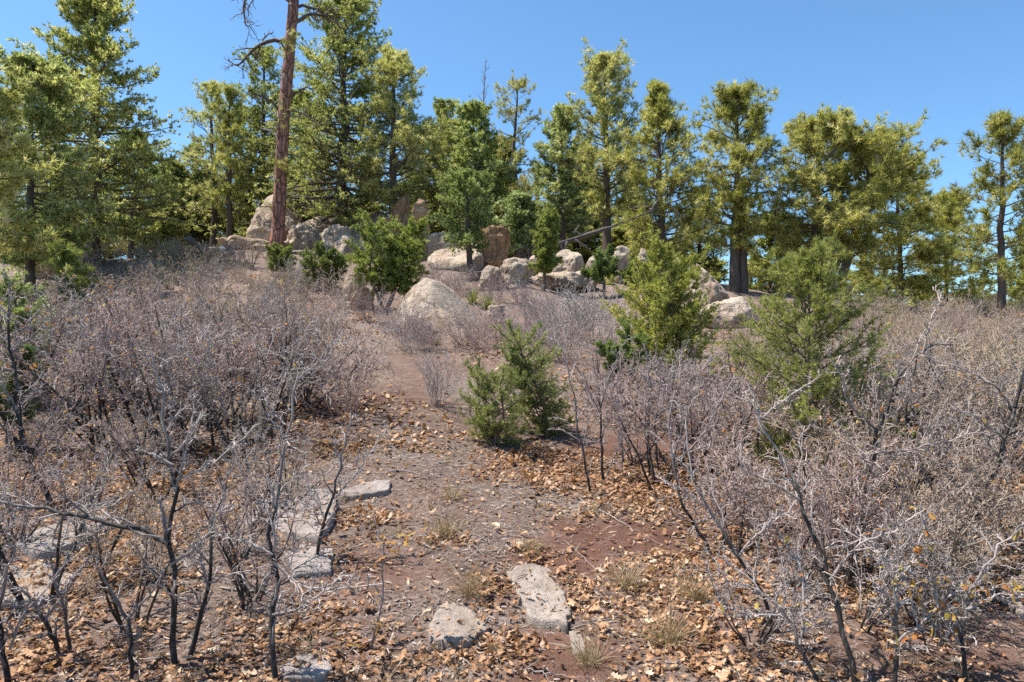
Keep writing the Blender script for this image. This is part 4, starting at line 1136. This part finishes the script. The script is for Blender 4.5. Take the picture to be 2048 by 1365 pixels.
# saplings drawn stem by stem in the foreground
def sapling(stems, label, seed, d=None, k=(11, 6, 2), L=(.24, .40, .5), wob=.24, leaves=0, color=(1, 1, 1), up=.04, twr=.0028, t0=.12, name="oak_sapling", leafsize=.055):
    rng = np.random.default_rng(seed)
    b0 = G(*stems[0][0][0])
    if d is not None: b0 = at(stems[0][0][0][0], d)
    root = empty(name, b0); tag(root, label, "sapling")
    S, R = [], []
    for pts, r0, r1, dd in stems:
        D0 = b0[1]
        P = np.array([W(px, py, D0 + dd[0] + (dd[1] - dd[0]) * i / (len(pts) - 1)) for i, (px, py) in enumerate(pts)]) - b0
        P = spline(P, 14)
        seg = np.linalg.norm(P[-1] - P[0])
        P[1:-1] += rng.normal(size=(12, 3)) * seg * .008
        S.append(P); R.append(np.linspace(r0, r1, 14))
    S[0][0][2] = min(S[0][0][2], -.04)
    shrub_parts(root, np.array(S), np.array(R), rng, k, L, wob, up, leaves, twr, color, t0, leafsize=leafsize, single=True)
    return root
Z0 = (0, 0)
sapling([([(352, 1335), (345, 1180), (340, 1080), (352, 990), (345, 900), (330, 830), (318, 760), (303, 700)], .0165, .004, (0, .15)),
         ([(338, 1088), (290, 1055), (200, 1040), (120, 1020), (30, 1008), (-60, 980)], .0135, .006, (0, .1)),
         ([(350, 985), (372, 905), (384, 845), (390, 790)], .007, .003, (.05, .2)),
         ([(342, 1130), (390, 1095), (422, 1062), (450, 1000)], .007, .003, (0, -.1)),
         ([(352, 960), (420, 930), (480, 880), (510, 850)], .005, .002, (.05, .4)),
         ([(333, 1085), (325, 1020), (318, 1000)], .009, .006, (0, 0)),
         ([(345, 930), (310, 910), (270, 900)], .006, .002, (0, 0))],
        "pale-tipped bare oak sapling with a thick limb reaching left", 501)
sapling([([(372, 1325), (395, 1270), (416, 1180), (420, 1080), (440, 1000), (462, 920)], .014, .004, (0, .2)),
         ([(418, 1165), (470, 1145), (540, 1130), (600, 1100)], .005, .002, (0, -.2)),
         ([(418, 1180), (405, 1130), (398, 1090)], .006, .003, (0, 0))],
        "dark stemmed oak sapling right beside the pale-tipped one", 502, color=(.75, .72, .72))
sapling([([(556, 1372), (545, 1290), (543, 1200), (547, 1120), (545, 1040), (560, 960), (570, 880), (584, 820), (598, 745)], .015, .004, (0, .3)),
         ([(544, 1125), (600, 1170), (640, 1178), (700, 1175), (765, 1168)], .006, .003, (0, -.1)),
         ([(572, 850), (545, 825), (520, 780)], .005, .002, (.2, .3)),
         ([(546, 1230), (590, 1220), (640, 1190), (690, 1150)], .007, .003, (0, -.2)),
         ([(545, 1110), (500, 1085), (450, 1075)], .005, .002, (0, 0))],
        "bare oak sapling with long thin tips between the grey slabs", 503, k=(12, 6, 2))
sapling([([(632, 1120), (655, 1020), (675, 960), (690, 890), (702, 820)], .012, .005, Z0),
         ([(656, 1010), (700, 960), (742, 905), (772, 862)], .007, .0025, (0, .2)),
         ([(650, 1040), (620, 980), (608, 935)], .006, .0025, (0, .1))],
        "forked pale sapling at the left edge of the path", 504, color=(1.1, 1.1, 1.12))
sapling([([(105, 1010), (65, 930), (45, 870), (30, 790), (22, 700), (15, 600), (20, 560)], .021, .006, (0, .1)),
         ([(35, 820), (0, 760), (-40, 700)], .008, .003, (0, 0)), ([(22, 700), (50, 650), (80, 620)], .007, .003, (0, .2)), ([(18, 640), (-10, 600), (-40, 580)], .007, .003, (0, .2))],
        "thick grey oak stem bending up the left edge", 505, leaves=30)
sapling([([(18, 1375), (5, 1290), (-4, 1220), (10, 1150), (30, 1090)], .014, .004, Z0),
         ([(20, 1300), (45, 1230), (90, 1180), (140, 1120)], .006, .003, (0, .1))], "dark bare sapling in the lower left corner", 506, color=(.8, .78, .8))
sapling([([(118, 1310), (90, 1240), (55, 1190), (12, 1165)], .012, .005, (0, -.1)), ([(90, 1235), (130, 1190), (150, 1150), (190, 1110)], .007, .003, (0, .1))],
        "short leaning sapling in front of the broad pale slab", 507, color=(.9, .9, .95))
sapling([([(262, 1372), (262, 1280), (240, 1215), (205, 1160), (195, 1110)], .011, .004, Z0), ([(252, 1240), (300, 1190), (330, 1140)], .006, .003, (0, .1)),
         ([(140, 1300), (130, 1225), (110, 1160), (100, 1110)], .009, .004, (.2, .2))], "dark forked sprout over orange leaves at the lower left", 508, color=(.65, .62, .62))
sapling([([(740, 1300), (765, 1200), (768, 1110), (766, 1080)], .0065, .003, Z0), ([(766, 1110), (800, 1090), (840, 1072), (862, 1050)], .004, .002, (0, .1)), ([(766, 1100), (755, 1060), (745, 1020)], .004, .002, (0, .1)),
         ([(745, 1280), (700, 1300), (660, 1330)], .004, .002, (0, -.1))], "thin dark sprout with green-gold leaves at the left of the path", 509, k=(4, 3, 2), leaves=34, leafsize=.06, color=(.7, .66, .66))
sapling([([(1712, 1372), (1672, 1200), (1642, 1110), (1602, 1000), (1575, 930), (1530, 850), (1495, 768)], .015, .0045, (0, .5)),
         ([(1522, 838), (1570, 800), (1640, 752)], .006, .0025, (.5, .6)),
         ([(1600, 1000), (1540, 960), (1480, 940), (1485, 890)], .006, .0025, (.2, .2)),
         ([(1660, 1160), (1720, 1090), (1790, 1060), (1850, 1020)], .007, .003, (.1, .1))], "long pale sapling leaning left in front of the blue-green fir sapling", 510, color=(1.08, 1.05, 1.0), k=(13, 6, 2))
sapling([([(1700, 1180), (1715, 1050), (1735, 950), (1752, 880), (1772, 820), (1792, 770), (1832, 720), (1855, 700), (1905, 690)], .02, .006, (0, .2)),
         ([(1845, 708), (1860, 645), (1880, 600), (1872, 570)], .007, .003, (.15, .3)),
         ([(1752, 860), (1692, 800), (1685, 755), (1650, 700)], .008, .003, (.1, .1)),
         ([(1745, 910), (1820, 900), (1900, 880), (1960, 860)], .007, .003, (.1, .3)), ([(1760, 830), (1745, 770), (1752, 730)], .006, .003, (.1, .1))],
        "stout oak sapling with bright bark right of the blue-green fir sapling", 511, color=(1.05, 1.0, .95), k=(13, 6, 2))
sapling([([(1552, 1262), (1500, 1150), (1460, 1080), (1420, 1020), (1390, 960), (1376, 900), (1370, 820)], .0115, .004, (0, .3)),
         ([(1480, 1110), (1520, 1060), (1580, 1020), (1620, 960)], .006, .003, (0, .2)), ([(1420, 1020), (1370, 985), (1330, 960)], .005, .002, (.2, .2))],
        "slender sapling leaning left over the bare red soil", 512, k=(12, 6, 2))
sapling([([(1885, 1140), (1945, 1040), (1985, 960), (2012, 880), (2032, 800), (2060, 700)], .021, .008, (0, .1)),
         ([(2030, 830), (1990, 772), (1930, 740), (1870, 722)], .009, .003, (.1, .2)), ([(1990, 950), (1900, 930), (1800, 915), (1740, 905)], .006, .003, (0, -.2)),
         ([(2010, 880), (1950, 830), (1900, 815)], .007, .003, (.1, .1)), ([(1940, 1040), (2000, 1010), (2060, 990)], .008, .004, (0, 0))],
        "dark-based oak sapling bending right at the right edge", 513, color=(1.0, .98, .95), k=(13, 6, 2), leaves=20)
sapling([([(1790, 1375), (1795, 1260), (1785, 1150), (1745, 1085), (1690, 1062)], .011, .004, (0, .2)), ([(1790, 1290), (1850, 1240), (1900, 1190), (1960, 1170)], .007, .003, (0, .2)),
         ([(1788, 1190), (1830, 1110), (1850, 1060), (1840, 1020)], .006, .003, (.1, .2))], "tangled sapling at the bottom right with green-gold leaves", 514, leaves=60, k=(13, 6, 2))
sapling([([(1640, 1370), (1590, 1260), (1545, 1200), (1500, 1160), (1450, 1120)], .010, .003, (0, .2)), ([(1600, 1290), (1610, 1200), (1600, 1130), (1570, 1080)], .007, .003, (0, .2)),
         ([(1560, 1230), (1500, 1230), (1440, 1210)], .005, .002, (0, 0))], "sapling sprawling left at the bottom right of the path", 515, leaves=24, k=(13, 6, 2))
sapling([([(1930, 1372), (1920, 1270), (1940, 1180), (1990, 1110), (2040, 1060)], .011, .004, (0, .1)), ([(1920, 1290), (1880, 1230), (1870, 1170)], .007, .003, (0, .1)), ([(1930, 1220), (2000, 1190), (2060, 1190)], .006, .003, (0, .1))],
        "branching sapling in the lower right corner", 516, leaves=40, k=(13, 6, 2))
sapling([([(1182, 988), (1166, 900), (1150, 820), (1132, 725), (1112, 668)], .012, .004, Z0), ([(1160, 870), (1130, 840), (1105, 835)], .006, .003, (0, 0)), ([(1158, 880), (1125, 860), (1098, 858)], .005, .002, (0, -.1))],
        "slim pale sapling standing just right of the small firs", 517, k=(5, 3, 2), color=(1.15, 1.13, 1.1))
sapling([([(1208, 962), (1203, 880), (1203, 805), (1228, 735), (1240, 690)], .014, .004, Z0), ([(1203, 830), (1180, 790), (1165, 745)], .007, .003, (0, .1)), ([(1212, 950), (1235, 900), (1245, 860)], .006, .003, (.1, .1)), ([(1150, 960), (1165, 900), (1178, 840), (1170, 770)], .007, .003, (.3, .3))],
        "dark upright sapling right of the slim pale one", 518, color=(.85, .82, .86))
sapling([([(1300, 955), (1290, 860), (1300, 780), (1292, 700)], .011, .004, Z0), ([(1292, 860), (1330, 800), (1345, 740)], .007, .003, (0, .1)), ([(1245, 945), (1240, 860), (1235, 800)], .006, .003, (0, 0))],
        "purple-grey upright sapling in front of the large juniper", 519, color=(.88, .82, .92), k=(12, 6, 2))
sapling([([(1425, 1110), (1370, 1010), (1345, 940), (1335, 860), (1350, 780)], .012, .004, (0, .2)), ([(1345, 930), (1400, 880), (1440, 800), (1470, 750)], .007, .003, (.1, .2))],
        "dark sapling with spreading tips between the juniper and the fir sapling", 520, color=(.85, .82, .86), k=(12, 6, 2))

# ------------------------------------------------------------------ dry leaves, twigs, grass, gravel
def litter_density(x, y):
    d = np.clip(.55 + .75 * noise2(x, y, 1.1, 61, 3) + .35 * noise2(x, y, 3.5, 62, 2), 0, 1.2)
    px = x / y * F + 1024
    # the trodden strip is mostly clear
    lo = np.interp(y, [3, 3.6, 4.5, 5.5, 7, 9, 12, 20], [700, 690, 640, 640, 640, 700, 770, 1000])
    hi = np.interp(y, [3, 3.6, 4.5, 5.5, 7, 9, 12, 20], [1180, 1200, 1250, 1150, 1120, 1050, 1010, 1100])
    mid = (lo + hi) / 2; half = (hi - lo) / 2
    path = np.clip(1.55 - np.abs(px - mid) / half, 0, 1)
    d = d * (1 - .93 * path)
    d *= 1 - .93 * bare(x, y)
    return d
PATCH = [(740, 870, .9, .5, .9), (760, 820, .7, .5, .7), (1100, 930, .5, .45, .9), (1180, 960, .8, .4, .8), (880, 1330, .42, .16, 1.1), (1000, 1300, .22, .2, .8), (990, 1180, .1, .25, .7), (1150, 1190, .09, .3, .8),
         (890, 1080, .18, .12, .8), (1070, 1110, .16, .1, .7), (720, 1040, .3, .2, .9), (1300, 985, .6, .3, .9), (930, 880, .35, .3, .7), (1020, 690, .7, .6, .25), (960, 700, .5, .6, .5)]
PATCH = [(*G(px, py)[:2], rx, ry, a) for px, py, rx, ry, a in PATCH]
def litter_extra(x, y):
    e = 0
    for cx, cy, rx, ry, a in PATCH:
        e = np.maximum(e, a * np.clip(1.5 - np.hypot((x - cx) / rx, (y - cy) / ry) - .4 * noise2(x, y, 4, 66, 2), 0, 1))
    return e

LT = np.array([[0, 0], [.16, .03], [.28, .20], [.40, .09], [.55, .30], [.66, .12], [.82, .22], [1.0, 0], [.82, -.20], [.66, -.11], [.55, -.29], [.40, -.10], [.28, -.19], [.16, -.03]])
LF = np.array([[1, 2, 3], [3, 4, 5], [5, 6, 7], [7, 8, 9], [9, 10, 11], [11, 12, 13], [13, 1, 3], [13, 3, 11], [11, 3, 5], [11, 5, 9], [9, 5, 7], [0, 1, 13]])
LT2 = np.array([[0, 0], [.35, .24], [.75, .2], [1, 0], [.75, -.2], [.35, -.24]]); LF2 = np.array([[0, 1, 5], [1, 2, 4], [1, 4, 5], [2, 3, 4]])
def leaf_shape(T, rng, n, size):
    """curled leaves lying about: (n, nv, 3) offsets"""
    x, y = T[:, 0] - .5, T[:, 1]
    c1 = rng.normal(.55, .5, (n, 1)); c2 = rng.normal(.7, .8, (n, 1)); tw = rng.normal(0, .35, (n, 1))
    X_ = np.broadcast_to(x, (n, len(x))); Y_ = np.broadcast_to(y, (n, len(x))) * rng.uniform(.75, 1.25, (n, 1))
    Z_ = c1 * X_ ** 2 * .8 + c2 * Y_ ** 2 * 1.6 + tw * X_ * Y_ * 2 + rng.normal(size=(n, len(x))) * .02
    L_ = np.stack([X_, Y_, Z_], -1) * size[:, None, None]
    rz, rx, ry = rng.random(n) * 6.28, rng.normal(0, .38, n), rng.normal(0, .38, n) + (rng.random(n) < .3) * math.pi
    ca, sa = np.cos(rx)[:, None], np.sin(rx)[:, None]
    L_ = np.stack([L_[..., 0], L_[..., 1] * ca - L_[..., 2] * sa, L_[..., 1] * sa + L_[..., 2] * ca], -1)
    ca, sa = np.cos(ry)[:, None], np.sin(ry)[:, None]
    L_ = np.stack([L_[..., 0] * ca + L_[..., 2] * sa, L_[..., 1], -L_[..., 0] * sa + L_[..., 2] * ca], -1)
    ca, sa = np.cos(rz)[:, None], np.sin(rz)[:, None]
    L_ = np.stack([L_[..., 0] * ca - L_[..., 1] * sa, L_[..., 0] * sa + L_[..., 1] * ca, L_[..., 2]], -1)
    L_[..., 2] -= L_[..., 2].min(1, keepdims=True)
    return L_

rl = np.random.default_rng(13)
def scatter(n, y0, y1, dens):
    """points in the visible wedge, thinned by a density"""
    y = np.sqrt(rl.uniform(y0 ** 2, y1 ** 2, n)); px = rl.uniform(-120, 2170, n)
    x = (px - 1024) / F * y
    k = rl.random(n) < dens(x, y)
    return x[k], y[k]
dd = lambda x, y: np.clip(litter_density(x, y) + litter_extra(x, y) + .05, 0, 1.0)
x, y = scatter(66000, 3.0, 7.5, dd)
size = np.clip(rl.lognormal(-3.2, .32, len(x)), .02, .09)
off = leaf_shape(LT, rl, len(x), size)
pile = rl.random(len(x)) ** 2 * .03
tint = np.clip(rl.normal(.48, .27, len(x)) + .15 * noise2(x, y, 2, 71, 2), 0, 1)
pos = np.column_stack([x, y, height(x, y) + pile])
for sc_, sr_, sz_, st_ in SLABS:
    ang = np.arctan2(y - sc_[1], x - sc_[0]); rr_ = np.hypot(x - sc_[0], y - sc_[1])
    a0 = np.arctan2(sr_[:, 1], sr_[:, 0]); r0_ = np.hypot(sr_[:, 0], sr_[:, 1]); o_ = np.argsort(a0)
    ins = rr_ < np.interp(ang, a0[o_], r0_[o_], period=2 * math.pi) * 1.02
    stay = rl.random(len(x)) < .35
    top_ = sz_ + (x - sc_[0]) * st_[0] + (y - sc_[1]) * st_[1] + .8 * (height(x, y) - sc_[2]) + .006
    pos[:, 2] = np.where(ins & stay, top_, np.where(ins, pos[:, 2] - .05, pos[:, 2]))
# the 300 that show largest lie on the ground as leaves of their own
pxx = x / y * F + 1024; pyy = (EYE - pos[:, 2]) / y * F + 682.5
vis = (pxx > 20) & (pxx < 2030) & (pyy < 1355)
score = np.where(vis, size / y + pile * .12 / y, 0)
top300 = np.argsort(-score)[:300]
rest = np.setdiff1d(np.arange(len(x)), top300)
lb = MB()
big = rest[(size[rest] > .045) & (y[rest] < 6)]; small = np.setdiff1d(rest, big)
lb.add((pos[big][:, None] + off[big]).reshape(-1, 3), (np.arange(len(big))[:, None, None] * 14 + LF[None]).reshape(-1, 3), np.repeat(tint[big], 14))
osm = leaf_shape(LT2, rl, len(small), size[small])
lb.add((pos[small][:, None] + osm).reshape(-1, 3), (np.arange(len(small))[:, None, None] * 6 + LF2[None]).reshape(-1, 3), np.repeat(tint[small] * .85, 6))
x2, y2 = scatter(46000, 7.5, 19, lambda x, y: np.clip(litter_density(x, y) * np.interp(y, [7, 12, 19], [.9, .55, .3]) + litter_extra(x, y), 0, 1))
s2 = rl.uniform(.05, .1, len(x2)); o2 = leaf_shape(LT2, rl, len(x2), s2)
p2 = np.column_stack([x2, y2, height(x2, y2) + .004])
lb.add((p2[:, None] + o2).reshape(-1, 3), (np.arange(len(x2))[:, None, None] * 6 + LF2[None]).reshape(-1, 3), np.repeat(np.clip(rl.normal(.55, .22, len(x2)), 0, 1), 6))
ll = lb.build("leaf_litter", M_LEAF, None, False, (1, 1, 1))
tag(ll, "dry orange-brown oak leaves strewn over the ground", "leaf litter", None, "stuff")
for i in top300:
    b = MB(); b.add(off[i], LF, tint[i])
    o = b.build("dry_leaf", M_LEAF, ground, False, (1, 1, 1)); o.location = tuple(pos[i])

# twigs, needles and bits of bark on the soil
x, y = scatter(110000, 3.0, 13, lambda x, y: np.clip(.55 + .5 * noise2(x, y, 1.6, 81, 3), .08, 1) * (1 - .6 * bare(x, y)) * np.interp(y, [3, 6, 13], [1, .7, .3]))
n = len(x)
ln = rl.uniform(.015, .07, n) * np.where(rl.random(n) < .04, 4, 1); wd = rl.uniform(.0018, .0045, n) * np.where(rl.random(n) < .06, 1.9, 1)
az = rl.random(n) * 6.28; tl = rl.normal(0, .16, n)
dv = np.stack([np.cos(az), np.sin(az), tl], 1); sv = np.stack([-np.sin(az), np.cos(az), rl.normal(0, .3, n)], 1)
c = np.column_stack([x, y, height(x, y) + .006 + rl.random(n) * .008])
bend = np.stack([-np.sin(az), np.cos(az), np.zeros(n)], 1) * (ln * rl.normal(0, .12, n))[:, None]
A, Bm, E = c - dv * ln[:, None] / 2, c + bend + np.array([0, 0, .002]), c + dv * ln[:, None] / 2
w_ = sv * wd[:, None]
V = np.stack([A - w_, A + w_, Bm - w_ * .9, Bm + w_ * .9, E - w_ * .5, E + w_ * .5], 1)
i = np.arange(n)[:, None] * 6
nr = (y < 6.5)[:, None]
Q = np.concatenate([i[nr[:, 0]] + np.array([[0, 1, 3, 2]]), i[nr[:, 0]] + np.array([[2, 3, 5, 4]]), i[~nr[:, 0]] + np.array([[0, 1, 5, 4]])])
tb = MB(); tb.add(V.reshape(-1, 3), Q, np.repeat(np.clip(rl.normal(.62, .38, n), 0, 1), 6))
tw = tb.build("fallen_twigs", M_OAK, None, True, (.95, .88, .82))
tag(tw, "fine fallen twigs and needles scattered over the soil", "ground litter", None, "stuff")

for k_, (pts, r_, lab) in enumerate([([(776, 946), (800, 944), (830, 950), (856, 960)], .006, "fallen grey branch lying across the path above the straw tuft"),
        ([(1163, 1002), (1190, 1018), (1225, 1036), (1268, 1066)], .008, "dark fallen branch along the right edge of the bare red soil"),
        ([(1120, 1082), (1160, 1110), (1205, 1150), (1230, 1180)], .004, "thin fallen stick right of the lichen-spotted stone"),
        ([(1022, 1352), (1060, 1346), (1100, 1352), (1130, 1362)], .006, "fallen stick on the soil at the bottom edge"),
        ([(1146, 1262), (1200, 1244), (1250, 1236), (1300, 1214)], .004, "pale fallen stem touching the lower end of the lichen-spotted stone"),
        ([(440, 1180), (500, 1190), (560, 1186)], .007, "fallen branch in the leaves between the foreground saplings"),
        ([(820, 1245), (870, 1212), (900, 1206), (950, 1225)], .004, "thin bent stick lying along the wedge-shaped stone"),
        ([(1540, 1180), (1600, 1165), (1680, 1168)], .008, "fallen branch on leaves under the left-leaning pale sapling")]):
    P = np.array([G(px, py) for px, py in pts]); bp = P[0].copy(); P[:, 2] += r_ * 1.2
    P = spline(P - bp, 12)[None]; P[0, :, 2] = height(P[0, :, 0] + bp[0], P[0, :, 1] + bp[1]) - bp[2] + r_ * 1.1 + rl.random(12) * r_
    P[0, :, :2] += rl.normal(size=(12, 2)) * .008
    R = np.linspace(r_, r_ * .4, 12)[None]
    e = empty("fallen_branch", bp); tag(e, lab, "branch")
    b = MB(); V, Q = tubes(P, R, 6); b.add(V, Q, .75); b.build("stem", M_OAK, e, True, (.9, .86, .84))
    P1, R1 = grow(P, R, rl, 5, .2, .95, .4, .9, .12, 5, .2, .03, .6, .002, .5, .3)
    b = MB(); V, Q = tubes(P1, R1, 4); b.add(V, Q, .85); b.build("twig_spray", M_OAK, e, True, (.9, .86, .84))["kind"] = "stuff"

# gravel
x, y = scatter(5500, 3.0, 14, lambda x, y: np.clip(.35 + .6 * noise2(x, y, 1.3, 91, 3), .03, 1))
n = len(x); V0, T0 = ico(1)
V = V0[None] * (1 + .25 * rl.normal(size=(n, len(V0), 1))) * (rl.uniform(.004, .014, (n, 1, 1)) * np.where(rl.random((n, 1, 1)) < .07, 2.8, 1)) * rl.uniform(.6, 1.3, (n, 1, 3))
V = V + np.column_stack([x, y, height(x, y) + .002])[:, None]
gb = MB(); gb.add(V.reshape(-1, 3), (np.arange(n)[:, None, None] * len(V0) + T0[None]).reshape(-1, 3))
gr_ = gb.build("gravel", M_SLAB, None, False); tag(gr_, "small pebbles and grit on the trodden soil", "gravel", None, "stuff")

# dry grass tufts
def blades(c, n, h, rng, spread=.6):
    P0 = c + rng.normal(size=(n, 3)) * [.035, .035, 0]
    az = rng.random(n) * 6.28; el = rng.uniform(.35, 1.45, n)
    D = np.stack([np.cos(az) * np.cos(el) * spread * 1.5, np.sin(az) * np.cos(el) * spread * 1.5, np.sin(el)], 1)
    P = walk(P0, D, h * rng.uniform(.5, 1.1, n), 5, .09, -.12, rng)
    sd = nrm(np.cross(nrm(P[:, -1] - P[:, 0]), rng.normal(size=(n, 3))))[:, None]
    wv = np.array([.0016, .0016, .0014, .001, .0003])[None, :, None]
    V = np.stack([P - sd * wv, P + sd * wv], 2)
    i = np.arange(n)[:, None] * 10 + np.arange(4)[None] * 2
    Q = np.stack([i, i + 1, i + 3, i + 2], -1).reshape(-1, 4)
    return V.reshape(-1, 3), Q, np.repeat(np.clip(rng.normal(.55, .25, n), 0, 1), 10)
for px, py, n, h, lab in [(890, 1072, 170, .2, "dry straw tuft with leaves caught in it in the middle of the path"), (1062, 1110, 130, .13, "short dry grass tuft above the lichen-spotted stone"),
                          (945, 1190, 110, .24, "thin wispy grass tuft left of the lichen-spotted stone"), (1255, 1180, 150, .24, "dry grass tuft right of the bare red soil"),
                          (1330, 1290, 170, .26, "large dry grass tuft at the bottom right of the path"), (1180, 1330, 110, .2, "dry grass tuft below the small narrow stone"),
                          (905, 1000, 90, .18, "sparse grass tuft in the path above the straw tuft"), (1390, 1200, 130, .24, "dry grass tuft under the saplings right of the path"),
                          (820, 662, 160, .3, "straw-coloured grass at the foot of the whaleback boulder"), (870, 690, 140, .25, "low straw-coloured grass just below the whaleback boulder")]:
    c = G(px, py); b = MB(); V, Q, A = blades(np.zeros(3), n, h, rl); b.add(V, Q, A)
    o = b.build("grass_tuft", M_GRASS, None, True, (.8, .76, .7)); o.location = tuple(c); tag(o, lab, "grass")
x, y = scatter(1900, 3.1, 14, lambda x, y: np.clip(.4 + .8 * noise2(x, y, .9, 95, 2), 0, 1) * (1 - .7 * bare(x, y)) * np.where(np.abs(x / y * F + 1024 - 950) < 260, .45, 1.0))
b = MB()
for xi, yi in zip(x, y):
    V, Q, A = blades(np.array([xi, yi, h1(xi, yi)]), rl.integers(6, 22), rl.uniform(.06, .2), rl); b.add(V, Q, A)
gd = b.build("dry_grass", M_GRASS, None, True, (1, 1, 1)); tag(gd, "thin dry grass stems scattered through the leaves", "grass", None, "stuff")

tri = {}
for o in COL.objects:
    if o.type == 'MESH' and o.data.name not in tri:
        tri[o.data.name] = sum(1 for _ in ()) + len(o.data.loops) - 2 * len(o.data.polygons)
print("TRIANGLES", sum(tri.values()), "OBJECTS", len(COL.objects))
